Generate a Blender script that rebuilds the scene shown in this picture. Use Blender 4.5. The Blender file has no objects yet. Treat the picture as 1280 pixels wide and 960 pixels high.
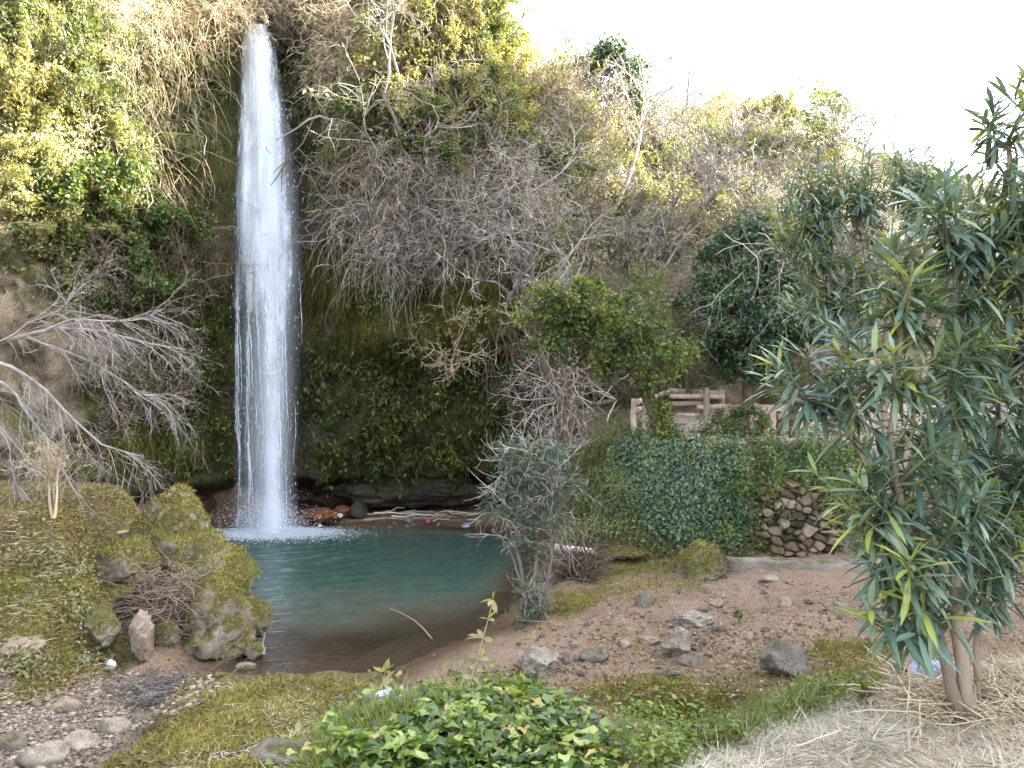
import bpy, math
import numpy as np
from math import radians
from mathutils import Vector

RS = np.random.default_rng(11)
SC = bpy.context.scene
COL = SC.collection
FOC = 1000.0                      # focal length in photo pixels (1280 wide)
CAMZ = 3.0

# ------------------------------------------------------------------ maths
def smooth(a, b, x):
    t = np.clip((np.asarray(x, float) - a) / (b - a), 0, 1)
    return t * t * (3 - 2 * t)

def _hash(ix, iy, iz, seed):
    n = (ix * 73856093) ^ (iy * 19349663) ^ (iz * 83492791) ^ (seed * 2654435)
    n = n & 0x7fffffff
    n = ((n ^ (n >> 13)) * 1274126177) & 0x7fffffff
    n = ((n ^ (n >> 15)) * 1103515245) & 0x7fffffff
    n = n ^ (n >> 16)
    return (n & 0xffff) / 32767.5 - 1.0

def vnoise(p, seed=0):
    p = np.asarray(p, float)
    i = np.floor(p).astype(np.int64); f = p - i
    u = f * f * (3 - 2 * f)
    x0, y0, z0 = i[..., 0], i[..., 1], i[..., 2]
    ux, uy, uz = u[..., 0], u[..., 1], u[..., 2]
    def c(dx, dy, dz): return _hash(x0 + dx, y0 + dy, z0 + dz, seed)
    a = c(0,0,0) * (1-ux) + c(1,0,0) * ux
    b = c(0,1,0) * (1-ux) + c(1,1,0) * ux
    d = c(0,0,1) * (1-ux) + c(1,0,1) * ux
    e = c(0,1,1) * (1-ux) + c(1,1,1) * ux
    return (a * (1-uy) + b * uy) * (1-uz) + (d * (1-uy) + e * uy) * uz

def fbm(p, octv=4, seed=0, gain=0.5):
    p = np.asarray(p, float); s = 0; a = 1.0; t = 0
    for k in range(octv):
        s = s + a * vnoise(p * (2.03 ** k) + 17.3 * k, seed + k); t += a; a *= gain
    return s / t

def st(*a):
    return np.stack(np.broadcast_arrays(*[np.asarray(v, float) for v in a]), -1)

def norm(v):
    return v / np.maximum(np.linalg.norm(v, axis=-1, keepdims=True), 1e-9)

def P(px, py, Y):
    return np.array([(px - 640) / FOC * Y, Y, CAMZ - (py - 480) / FOC * Y])

# ------------------------------------------------------------------ mesh building
class MB:
    def __init__(s): s.V = []; s.T = []; s.Q = []; s.tone = []; s.n = 0
    def add(s, V, tris=None, quads=None, tone=None):
        V = np.asarray(V, float).reshape(-1, 3)
        if tris is not None and len(tris): s.T.append(np.asarray(tris).reshape(-1, 3) + s.n)
        if quads is not None and len(quads): s.Q.append(np.asarray(quads).reshape(-1, 4) + s.n)
        s.tone.append(np.full(len(V), .5) if tone is None else np.broadcast_to(np.asarray(tone, float), (len(V),)))
        s.V.append(V); s.n += len(V)
    def mesh(s, name, mat, smooth_sh=True, attrs=None):
        V = np.concatenate(s.V) if s.V else np.zeros((0, 3))
        T = np.concatenate(s.T) if s.T else np.zeros((0, 3), int)
        Q = np.concatenate(s.Q) if s.Q else np.zeros((0, 4), int)
        me = bpy.data.meshes.new(name)
        me.vertices.add(len(V)); me.vertices.foreach_set('co', V.astype(np.float32).ravel())
        nl = len(T) * 3 + len(Q) * 4
        me.loops.add(nl); me.loops.foreach_set('vertex_index', np.concatenate([T.ravel(), Q.ravel()]).astype(np.int32))
        me.polygons.add(len(T) + len(Q))
        ls = np.concatenate([np.arange(len(T)) * 3, len(T) * 3 + np.arange(len(Q)) * 4])
        me.polygons.foreach_set('loop_start', ls.astype(np.int32))
        me.polygons.foreach_set('use_smooth', np.full(len(ls), smooth_sh))
        at = me.attributes.new('tone', 'FLOAT', 'POINT')
        at.data.foreach_set('value', np.concatenate(s.tone).astype(np.float32) if s.tone else [])
        for k, v in (attrs or {}).items():
            b = me.attributes.new(k, 'FLOAT', 'POINT'); b.data.foreach_set('value', np.asarray(v, np.float32).ravel())
        me.materials.append(mat)
        me.update(calc_edges=True)
        return me

def put(name, mesh, parent=None, loc=(0, 0, 0), rot=(0, 0, 0), sc=(1, 1, 1)):
    o = bpy.data.objects.new(name, mesh); COL.objects.link(o)
    o.location = loc; o.rotation_euler = rot
    o.scale = sc if hasattr(sc, '__len__') else (sc, sc, sc)
    if parent is not None: o.parent = parent
    return o

def tag(o, label=None, cat=None, group=None, kind=None):
    if label: o['label'] = label
    if cat: o['category'] = cat
    if group: o['group'] = group
    if kind: o['kind'] = kind
    return o

def thing(name, label, cat, loc=(0, 0, 0), rot=(0, 0, 0), sc=1.0, group=None):
    return tag(put(name, None, None, loc, rot, sc), label, cat, group)

def copy_tree(o, parent=None):
    c = o.copy(); COL.objects.link(c); c.parent = parent
    for ch in list(o.children): copy_tree(ch, c)
    return c

def tubes(mb, PL, R, sides=3, tone=None):
    """PL (B,K,3) polylines, R (B,K) radii"""
    PL = np.asarray(PL, float); R = np.asarray(R, float)
    if PL.ndim == 2: PL = PL[None]; R = R[None]
    B, K, _ = PL.shape
    if B == 0: return
    t = np.gradient(PL, axis=1); t = norm(t)
    ref = np.tile(np.array([.31, .52, .79]), (B, K, 1))
    par = np.abs((t * ref).sum(-1)) > .92
    ref[par] = (.9, -.3, .2)
    a = norm(np.cross(t, ref)); b = np.cross(t, a)
    an = np.arange(sides) * 2 * math.pi / sides
    V = PL[:, :, None, :] + R[:, :, None, None] * (np.cos(an)[None, None, :, None] * a[:, :, None, :] + np.sin(an)[None, None, :, None] * b[:, :, None, :])
    idx = np.arange(B * K * sides).reshape(B, K, sides)
    nx = np.roll(idx, -1, 2)
    Q = np.stack([idx[:, :-1], nx[:, :-1], nx[:, 1:], idx[:, 1:]], -1).reshape(-1, 4)
    tn = None if tone is None else np.repeat(np.broadcast_to(tone, (B,)), K * sides)
    mb.add(V, quads=Q, tone=tn)

def walk(rng, P0, D, L, K, wander, trop):
    """vectorised branch polylines"""
    B = len(P0); d = norm(D.copy()); pts = [P0]; p = P0
    seg = (L / (K - 1))[:, None]
    for k in range(K - 1):
        d = norm(d + wander * rng.normal(size=(B, 3)) + np.asarray(trop)[None, :])
        p = p + d * seg; pts.append(p)
    return np.stack(pts, 1)

def grow(rng, P0, D, L, R, levels, first_k=6, first_w=.15, first_t=(0, 0, 0), tip=.35):
    """levels: dicts n, k, w, t(rop), a(ngle), lr, rr, lo. Returns list of (PL,R) per level."""
    P0 = np.atleast_2d(np.asarray(P0, float)); D = np.atleast_2d(np.asarray(D, float))
    L = np.broadcast_to(np.asarray(L, float), (len(P0),)); R = np.broadcast_to(np.asarray(R, float), (len(P0),))
    PL = walk(rng, P0, D, L, first_k, first_w, first_t)
    RR = R[:, None] * np.linspace(1, tip, first_k)[None]
    out = [(PL, RR)]
    for lv in levels:
        B, K, _ = PL.shape
        n = lv['n']
        par = np.repeat(np.arange(B), n)
        tt = lv.get('lo', .25) + (1 - lv.get('lo', .25)) * rng.random(len(par)) ** lv.get('pw', .8)
        f = tt * (K - 1); i = np.minimum(f.astype(int), K - 2); fr = (f - i)[:, None]
        p = PL[par, i] * (1 - fr) + PL[par, i + 1] * fr
        d = norm(PL[par, i + 1] - PL[par, i])
        q = norm(np.cross(d, rng.normal(size=d.shape)))
        ang = np.radians(lv['a'] + 12 * rng.normal(size=len(par)))[:, None]
        nd = d * np.cos(ang) + q * np.sin(ang)
        plen = np.linalg.norm(np.diff(PL, axis=1), axis=-1).sum(1)
        nl = plen[par] * lv['lr'] * (.55 + .9 * rng.random(len(par))) * (1.15 - .5 * tt)
        r = RR[par, i] * lv['rr']
        if 'rmin' in lv: r = np.maximum(r, lv['rmin'])
        K2 = lv.get('k', 5)
        PL = walk(rng, p, nd, nl, K2, lv.get('w', .2), lv.get('t', (0, 0, 0)))
        RR = r[:, None] * np.linspace(1, lv.get('tip', tip), K2)[None]
        out.append((PL, RR))
    return out

# leaf shapes ---------------------------------------------------------------
def leaves(mb, pos, d, up, ln, wd, tone, shape='diamond', fold=.25, curl=.15):
    pos = np.asarray(pos, float); N = len(pos)
    if N == 0: return
    d = norm(d); s = norm(np.cross(d, up) + 1e-6); u = np.cross(s, d)
    ln = np.broadcast_to(ln, (N,))[:, None]; wd = np.broadcast_to(wd, (N,))[:, None] * .5
    def pt(a, b, c): return pos + d * (ln * a) + s * (wd * b) + u * (c)
    cu = -ln * curl; fo = wd * fold
    if shape == 'diamond':
        V = np.stack([pt(0, 0, 0), pt(.45, 1, fo + cu * .25), pt(1, 0, cu), pt(.45, -1, fo + cu * .25)], 1)
        t = np.array([[0, 1, 2], [0, 2, 3]]); q = None; k = 4
    elif shape == 'lance':
        V = np.stack([pt(0, 0, 0), pt(.3, .85, fo + cu * .1), pt(.3, 0, cu * .1), pt(.3, -.85, fo + cu * .1),
                      pt(.65, .9, fo + cu * .45), pt(.65, 0, cu * .45), pt(.65, -.9, fo + cu * .45), pt(1, 0, cu)], 1)
        t = np.array([[0, 1, 2], [0, 2, 3], [4, 7, 5], [5, 7, 6]]); q = np.array([[1, 4, 5, 2], [2, 5, 6, 3]]); k = 8
    elif shape == 'ivy':
        V = np.stack([pt(.05, 0, 0), pt(-.08, .55, fo), pt(.3, 1, fo), pt(.5, .5, fo * .6), pt(1, 0, cu),
                      pt(.5, -.5, fo * .6), pt(.3, -1, fo), pt(-.08, -.55, fo)], 1)
        t = np.array([[0, 1, 2], [0, 2, 3], [0, 3, 4], [0, 4, 5], [0, 5, 6], [0, 6, 7]]); q = None; k = 8
    elif shape == 'blade':
        V = np.stack([pt(0, 1, 0), pt(0, -1, 0), pt(.55, .7, cu * .3), pt(.55, -.7, cu * .3), pt(1, 0, cu)], 1)
        t = np.array([[2, 3, 4]]); q = np.array([[0, 1, 3, 2]]); k = 5
    base = (np.arange(N) * k)[:, None, None]
    T = (t[None] + base).reshape(-1, 3); Qd = None if q is None else (q[None] + base).reshape(-1, 4)
    mb.add(V, tris=T, quads=Qd, tone=np.repeat(np.broadcast_to(tone, (N,)), k))

# ------------------------------------------------------------------ materials
def newmat(name):
    m = bpy.data.materials.new(name); m.use_nodes = True
    nt = m.node_tree; nt.nodes.clear()
    out = nt.nodes.new('ShaderNodeOutputMaterial')
    return m, nt, out

def N(nt, t, **kw):
    n = nt.nodes.new(t)
    for k, v in kw.items():
        if k in n.inputs: n.inputs[k].default_value = v
        else: setattr(n, k, v)
    return n

def ramp(nt, fac, stops):
    r = nt.nodes.new('ShaderNodeValToRGB')
    el = r.color_ramp.elements
    while len(el) < len(stops): el.new(.5)
    for e, (p, c) in zip(el, stops): e.position = p; e.color = (*c, 1)
    nt.links.new(fac, r.inputs[0]); return r.outputs[0]

def mixc(nt, fac, a, b, mode='MIX'):
    m = nt.nodes.new('ShaderNodeMix'); m.data_type = 'RGBA'; m.blend_type = mode
    if hasattr(fac, 'links'): nt.links.new(fac, m.inputs[0])
    else: m.inputs[0].default_value = fac
    for s, v in ((6, a), (7, b)):
        if hasattr(v, 'links'): nt.links.new(v, m.inputs[s])
        else: m.inputs[s].default_value = (*v, 1)
    return m.outputs[2]

def mth(nt, op, a, b=0.0, clamp=False):
    m = nt.nodes.new('ShaderNodeMath'); m.operation = op; m.use_clamp = clamp
    for s, v in ((0, a), (1, b)):
        if hasattr(v, 'links'): nt.links.new(v, m.inputs[s])
        else: m.inputs[s].default_value = v
    return m.outputs[0]

def noise(nt, scale, detail=4, rough=.55, vec=None, dist=0.0):
    n = N(nt, 'ShaderNodeTexNoise'); n.inputs['Scale'].default_value = scale
    n.inputs['Detail'].default_value = detail; n.inputs['Roughness'].default_value = rough
    n.inputs['Distortion'].default_value = dist
    if vec is not None: nt.links.new(vec, n.inputs['Vector'])
    return n.outputs[0]

def objco(nt, scale=None):
    g = N(nt, 'ShaderNodeTexCoord')
    if scale is None: return g.outputs['Object']
    m = N(nt, 'ShaderNodeMapping'); m.inputs['Scale'].default_value = scale
    nt.links.new(g.outputs['Object'], m.inputs[0]); return m.outputs[0]

def attr(nt, name):
    a = N(nt, 'ShaderNodeAttribute'); a.attribute_name = name; return a.outputs['Fac']

def mstep(nt, v, a, b):
    m = N(nt, 'ShaderNodeMapRange'); m.interpolation_type = 'SMOOTHSTEP'
    m.inputs[1].default_value = a; m.inputs[2].default_value = b
    nt.links.new(v, m.inputs[0]); return m.outputs[0]

def bump(nt, h, strength, dist):
    b = N(nt, 'ShaderNodeBump'); b.inputs['Strength'].default_value = strength; b.inputs['Distance'].default_value = dist
    nt.links.new(h, b.inputs['Height']); return b.outputs[0]

def leafmat(name, stops, transl=.35, rough=.5, spec=.35, objvar=.35):
    m, nt, out = newmat(name)
    c = ramp(nt, attr(nt, 'tone'), stops)
    oi = N(nt, 'ShaderNodeObjectInfo')
    v = mth(nt, 'MULTIPLY_ADD', oi.outputs['Random'], objvar)
    nt.nodes[-1].inputs[2].default_value = 1 - objvar / 2
    hs = N(nt, 'ShaderNodeHueSaturation'); nt.links.new(c, hs.inputs['Color']); nt.links.new(v, hs.inputs['Value'])
    p = N(nt, 'ShaderNodeBsdfPrincipled'); p.inputs['Roughness'].default_value = rough
    p.inputs['Specular IOR Level'].default_value = spec
    nt.links.new(hs.outputs[0], p.inputs['Base Color'])
    t = N(nt, 'ShaderNodeBsdfTranslucent')
    tc = mixc(nt, 1.0, hs.outputs[0], (1.35, 1.3, .55), 'MULTIPLY'); nt.links.new(tc, t.inputs[0])
    mx = N(nt, 'ShaderNodeMixShader'); mx.inputs[0].default_value = transl
    nt.links.new(p.outputs[0], mx.inputs[1]); nt.links.new(t.outputs[0], mx.inputs[2])
    nt.links.new(mx.outputs[0], out.inputs[0])
    return m

def barkmat(name, a, b, scale=8, objvar=.4, stretch=(1, 1, .25), bmp=.5):
    m, nt, out = newmat(name)
    n = noise(nt, scale, 5, .6, objco(nt, stretch))
    tone = attr(nt, 'tone')
    f = mth(nt, 'MULTIPLY_ADD', tone, .5); nt.nodes[-1].inputs[2].default_value = -.25
    f = mth(nt, 'ADD', n, f)
    c = ramp(nt, f, [(.25, a), (.75, b)])
    oi = N(nt, 'ShaderNodeObjectInfo')
    v = mth(nt, 'MULTIPLY_ADD', oi.outputs['Random'], objvar); nt.nodes[-1].inputs[2].default_value = 1 - objvar / 2
    hs = N(nt, 'ShaderNodeHueSaturation'); nt.links.new(c, hs.inputs['Color']); nt.links.new(v, hs.inputs['Value'])
    p = N(nt, 'ShaderNodeBsdfPrincipled'); p.inputs['Roughness'].default_value = .85
    p.inputs['Specular IOR Level'].default_value = .2
    nt.links.new(hs.outputs[0], p.inputs['Base Color'])
    if bmp: nt.links.new(bump(nt, n, bmp, .01), p.inputs['Normal'])
    nt.links.new(p.outputs[0], out.inputs[0])
    return m

def rockmat(name, dark, light, moss=(.10, .105, .02), moss_amt=.5, scale=2.5, rough=.85):
    m, nt, out = newmat(name)
    oc = objco(nt)
    n1 = noise(nt, scale, 8, .65, oc, .3); n2 = noise(nt, scale * 9, 4, .6, oc)
    f = mth(nt, 'MULTIPLY_ADD', n2, .35); nt.nodes[-1].inputs[2].default_value = -.17
    f = mth(nt, 'ADD', n1, f)
    c = ramp(nt, f, [(.32, dark), (.5, tuple((x + y) / 2 for x, y in zip(dark, light))), (.68, light)])
    # pits and cracks
    vo = N(nt, 'ShaderNodeTexVoronoi'); vo.inputs['Scale'].default_value = scale * 7; nt.links.new(oc, vo.inputs['Vector'])
    pit = mstep(nt, vo.outputs['Distance'], .05, .3)
    # moss grows where the stone faces up, broken by noise
    g = N(nt, 'ShaderNodeNewGeometry'); sx = N(nt, 'ShaderNodeSeparateXYZ'); nt.links.new(g.outputs['Normal'], sx.inputs[0])
    mo = mth(nt, 'MULTIPLY_ADD', sx.outputs[2], .35); nt.nodes[-1].inputs[2].default_value = moss_amt - .62
    nm = noise(nt, scale * 1.3, 6, .7, oc)
    mo = mth(nt, 'ADD', mo, nm); mf = mstep(nt, mo, .42, .6)
    mcol = ramp(nt, noise(nt, scale * 14, 3, .6, oc), [(.3, tuple(x * .55 for x in moss)), (.7, tuple(x * 1.5 for x in moss))])
    c = mixc(nt, mf, c, mcol)
    p = N(nt, 'ShaderNodeBsdfPrincipled'); p.inputs['Roughness'].default_value = rough; p.inputs['Specular IOR Level'].default_value = .25
    nt.links.new(c, p.inputs['Base Color'])
    h = mth(nt, 'MULTIPLY_ADD', pit, .25); nt.links.new(f, nt.nodes[-1].inputs[2])
    h = mth(nt, 'ADD', h, mth(nt, 'MULTIPLY', noise(nt, scale * 30, 3, .7, oc), mth(nt, 'MULTIPLY_ADD', mf, .5)))
    nt.links.new(bump(nt, h, .8, .06), p.inputs['Normal'])
    nt.links.new(p.outputs[0], out.inputs[0])
    return m

def wallmat():
    m, nt, out = newmat('rubble_wall'); oc = objco(nt)
    n = noise(nt, 6, 6, .65, oc); f = mth(nt, 'ADD', mth(nt, 'MULTIPLY', attr(nt, 'tone'), .6), mth(nt, 'MULTIPLY', n, .4))
    c = ramp(nt, f, [(.2, (.02, .015, .011)), (.4, (.085, .062, .042)), (.65, (.17, .12, .08)), (.85, (.27, .205, .145))])
    c = mixc(nt, mstep(nt, noise(nt, 2.2, 6, .7, oc), .46, .58), c, (.07, .065, .018))
    p = N(nt, 'ShaderNodeBsdfPrincipled'); p.inputs['Roughness'].default_value = .9; p.inputs['Specular IOR Level'].default_value = .2
    nt.links.new(c, p.inputs['Base Color']); nt.links.new(bump(nt, noise(nt, 30, 5, .7, oc), .6, .03), p.inputs['Normal'])
    nt.links.new(p.outputs[0], out.inputs[0]); return m

def plain(name, col, rough=.6, spec=.4):
    m, nt, out = newmat(name)
    n = noise(nt, 14, 4, .6, objco(nt))
    c = ramp(nt, n, [(.3, tuple(x * .7 for x in col)), (.7, tuple(min(1, x * 1.2) for x in col))])
    p = N(nt, 'ShaderNodeBsdfPrincipled'); p.inputs['Roughness'].default_value = rough; p.inputs['Specular IOR Level'].default_value = spec
    nt.links.new(c, p.inputs['Base Color']); nt.links.new(bump(nt, n, .3, .02), p.inputs['Normal'])
    nt.links.new(p.outputs[0], out.inputs[0]); return m

M = {}
M['twig'] = barkmat('grey_twigs', (.15, .125, .105), (.42, .37, .325), 3, .9, bmp=0)
M['twig_tan'] = barkmat('tan_twigs', (.24, .18, .11), (.55, .45, .31), 3, .45, bmp=0)
M['twig_pale'] = barkmat('pale_bark', (.15, .13, .115), (.37, .335, .305), 6, .2, bmp=0)
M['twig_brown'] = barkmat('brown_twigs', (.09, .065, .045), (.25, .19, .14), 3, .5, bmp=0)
M['bark'] = barkmat('brown_bark', (.055, .042, .03), (.17, .13, .10), 14)
M['bark_ol'] = barkmat('smooth_tan_bark', (.20, .15, .11), (.36, .28, .21), 10, .1)
M['leaf_bush'] = leafmat('bush_leaf', [(0, (.03, .055, .018)), (.5, (.07, .11, .03)), (1, (.17, .20, .05))])
M['leaf_crown'] = leafmat('bright_ivy_leaf', [(0, (.03, .055, .018)), (.4, (.08, .125, .035)), (.75, (.18, .22, .055)), (1, (.34, .32, .08))])
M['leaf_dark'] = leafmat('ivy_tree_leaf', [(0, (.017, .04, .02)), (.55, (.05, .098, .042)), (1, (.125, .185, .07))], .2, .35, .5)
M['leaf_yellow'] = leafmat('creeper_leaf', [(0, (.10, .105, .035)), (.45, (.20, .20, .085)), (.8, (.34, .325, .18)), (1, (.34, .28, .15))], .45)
M['leaf_olive'] = leafmat('olive_leaf', [(0, (.045, .065, .025)), (.6, (.115, .145, .05)), (1, (.23, .25, .075))], .35)
M['leaf_grey'] = leafmat('grey_green_leaf', [(0, (.045, .07, .05)), (.6, (.10, .14, .10)), (1, (.19, .24, .17))], .3, .45, .4)
M['leaf_olea'] = leafmat('oleander_leaf', [(0, (.042, .082, .06)), (.5, (.10, .155, .115)), (.8, (.175, .23, .145)), (.93, (.20, .25, .07)), (1, (.32, .32, .07))], .25, .38, .5, .1)
M['leaf_ivy'] = leafmat('ivy_leaf', [(0, (.03, .06, .018)), (.35, (.085, .14, .03)), (.65, (.19, .26, .05)), (.92, (.33, .38, .10)), (1, (.36, .27, .09))], .3, .35, .5, .1)
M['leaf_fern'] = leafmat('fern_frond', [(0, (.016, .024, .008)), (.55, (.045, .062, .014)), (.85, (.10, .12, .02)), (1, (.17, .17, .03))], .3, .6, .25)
M['leaf_weed'] = leafmat('weed_leaf', [(0, (.07, .12, .02)), (.6, (.16, .22, .045)), (1, (.28, .31, .09))], .4)
M['grass'] = leafmat('grass_blade', [(0, (.08, .11, .02)), (.6, (.17, .20, .045)), (1, (.32, .29, .11))], .4)
M['hay'] = leafmat('straw', [(0, (.22, .18, .135)), (.5, (.47, .41, .32)), (1, (.66, .60, .50))], .25, .7, .2)
M['litter'] = leafmat('dead_leaf', [(0, (.08, .05, .028)), (.6, (.17, .115, .065)), (1, (.27, .20, .12))], .2, .8, .1)
M['moss_hang'] = leafmat('moss_strand', [(0, (.045, .04, .015)), (.5, (.10, .095, .022)), (.8, (.17, .155, .035)), (1, (.28, .22, .10))], .25, .9, .1)
M['moss_tuft'] = leafmat('moss_tuft', [(0, (.07, .052, .026)), (.28, (.11, .10, .025)), (.6, (.20, .185, .034)), (.85, (.31, .27, .07)), (1, (.40, .32, .16))], .25, .9, .1)
M['rock_mossy'] = rockmat('mossy_boulder', (.10, .08, .055), (.34, .29, .215), (.115, .10, .026), .50)
M['rock_pale'] = rockmat('pale_limestone', (.15, .12, .09), (.46, .395, .32), (.10, .095, .03), .16, 4)
M['rock_grey'] = rockmat('grey_stone', (.12, .10, .078), (.31, .265, .215), (.09, .085, .03), .33, 3)
M['rock_tan'] = rockmat('tan_stone', (.20, .15, .10), (.42, .34, .25), (.10, .10, .03), .25, 4)
M['rock_red'] = rockmat('orange_rock', (.09, .035, .016), (.34, .125, .05), (.08, .075, .02), .2, 5)
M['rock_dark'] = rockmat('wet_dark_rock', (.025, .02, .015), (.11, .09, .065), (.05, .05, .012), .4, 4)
M['wood'] = barkmat('weathered_wood', (.34, .25, .19), (.60, .49, .41), 12, .2, (1, 1, 1))
M['wood_dark'] = barkmat('dark_weathered_wood', (.07, .045, .03), (.20, .14, .10), 12, .2, (1, 1, 1))
M['concrete'] = rockmat('rough_concrete', (.16, .13, .10), (.32, .265, .205), (.10, .09, .03), .24, 3)
M['olea_twig'] = barkmat('green_brown_shoot', (.075, .085, .035), (.20, .19, .10), 10, .1)
M['pipe'] = plain('dirty_pale_pipe', (.52, .47, .42), .5)
M['drift'] = barkmat('driftwood', (.17, .13, .10), (.40, .34, .28), 8, .4)

# ------------------------------------------------------------------ cliff surface
CX = [-16, -13, -11, -9, -8, -7, -6, -5, -4, -2, 0, 1, 2, 4, 8, 14, 30]
CY = [-2, 4, 8, 11.3, 12.8, 14.6, 16.2, 17.0, 17.2, 17.4, 17.3, 17.0, 17.2, 17.6, 18.5, 20, 24]
TX = [-16, -6, -3, -1, 0, 1.5, 4, 7, 10, 13, 16, 30]
TZ = [14, 13.6, 13.4, 12.7, 11.9, 11.6, 12.2, 13.0, 13.9, 11.6, 10.6, 9]
def ztop(x):
    return np.interp(x, TX, TZ) + .35 * fbm(st(x * .6, 3.1, 0), 3, 5)
def cliff_y(x, z):
    x = np.asarray(x, float); z = np.asarray(z, float)
    y = np.interp(x, CX, CY)
    lean = np.interp(x, [-16, -3, -1, 0, 1.5, 4, 8, 14, 30], [.12, .07, .16, .45, .9, 1.0, 1.05, 1.1, 1.1])
    zl = np.interp(x, [-9, -3, 0, 2, 4], [6, 9, 4, 3.2, 2.6])
    dz = z - zl
    y = y + lean * np.where(dz > 0, np.sqrt(dz * dz + .2) - .447, 0)
    rec = smooth(-9.8, -8, x) * (1 - smooth(.2, 1.3, x))
    wob = .18 * fbm(st(x * 1.1, 0, 9), 3, 21)
    y = y + 1.5 * rec * (1 - smooth(.7, 1.1, z + wob))
    y = y - .35 * rec * smooth(.2, .45, z + wob) * (1 - smooth(.5, .62, z + wob))
    ov = smooth(-3.9, -2.8, x) * (1 - smooth(.6, 1.8, x))
    y = y - 1.0 * ov * smooth(3.2, 4.3, z + wob)
    nich = np.exp(-((x + 4.8) / .8) ** 2)
    y = y + .45 * nich * smooth(1, 3, z) + 1.1 * np.exp(-((x + 4.95) / .45) ** 2) * smooth(10.1, 10.5, z)
    y = y + .55 * fbm(st(x * .55, z * .45, 1), 3, 31) + .22 * fbm(st(x * 1.7, z * 1.0, 4), 3, 37) \
          + .13 * fbm(st(x * 4.2, z * 2.2, 8), 3, 41)
    cr = smooth(-6.4, -7.2, x) * (1 - smooth(6.0, 7.5, z))
    y = y - cr * (.55 * (1 - np.abs(fbm(st(x * 2.0, z * 1.6, 22), 4, 67))) ** 2.5 + .25 * fbm(st(x * 5, z * 5, 3), 3, 69))
    ridge = 1 - np.abs(fbm(st(x * 1.3, z * .9, 12), 4, 47))
    y = y - .3 * (ridge ** 3 - .4)
    return y
_cx = np.arange(-16, 30.01, .08); _cz = np.arange(-1, 16, .08)
_CG = cliff_y(_cx[:, None], _cz[None, :])
def bil(G, x0, y0, h, x, y):
    fx = np.clip((x - x0) / h, 0, G.shape[0] - 1.001); fy = np.clip((y - y0) / h, 0, G.shape[1] - 1.001)
    i = fx.astype(int); j = fy.astype(int); u = fx - i; v = fy - j
    return (G[i, j] * (1-u) + G[i+1, j] * u) * (1-v) + (G[i, j+1] * (1-u) + G[i+1, j+1] * u) * v
def cyl(x, z): return bil(_CG, -16, -1, .08, np.asarray(x, float), np.asarray(z, float))
def cliff_n(x, z):
    e = .15
    gx = (cyl(x + e, z) - cyl(x - e, z)) / (2 * e); gz = (cyl(x, z + e) - cyl(x, z - e)) / (2 * e)
    return norm(st(gx, -np.ones_like(gx), gz))

# ------------------------------------------------------------------ ground surface
POOL = np.array([(-6.6, 16.6), (-5, 16.7), (-2.5, 16.8), (-.4, 16.7), (.45, 15.4), (.35, 13.5), (.12, 12.2), (0, 10.5), (-.35, 9.7),
                 (-.75, 9.15), (-1.15, 8.4), (-1.55, 7.7), (-2.3, 7.35), (-2.9, 7.3), (-3.3, 7.6), (-3.15, 8.4), (-3.0, 9.2), (-3.3, 10.6),
                 (-4.2, 12.2), (-5.4, 13.6), (-6.6, 14.6)])
def pool_sd(x, y):
    p = st(x, y); A = POOL; B = np.roll(POOL, -1, 0)
    dm = np.full(p.shape[:-1], 1e9); ins = np.zeros(p.shape[:-1], bool)
    for a, b in zip(A, B):
        ab = b - a; t = np.clip(((p - a) @ ab) / (ab @ ab), 0, 1)
        dm = np.minimum(dm, np.linalg.norm(p - a - t[..., None] * ab, axis=-1))
        c = (a[1] > p[..., 1]) != (b[1] > p[..., 1])
        xi = a[0] + (p[..., 1] - a[1]) / (b[1] - a[1] + 1e-12) * (b[0] - a[0])
        ins ^= c & (p[..., 0] < xi)
    return np.where(ins, dm, -dm)
def edge_y(x):
    return np.interp(x, [-8, -3, -2, -1.2, -.9, 0, .6, .9, 1.76, 2.6, 4, 8, 14], [2.0, 2.6, 3.2, 3.7, 4.3, 4.55, 4.3, 3.9, 4.65, 5.0, 5.3, 5.8, 6])
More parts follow.
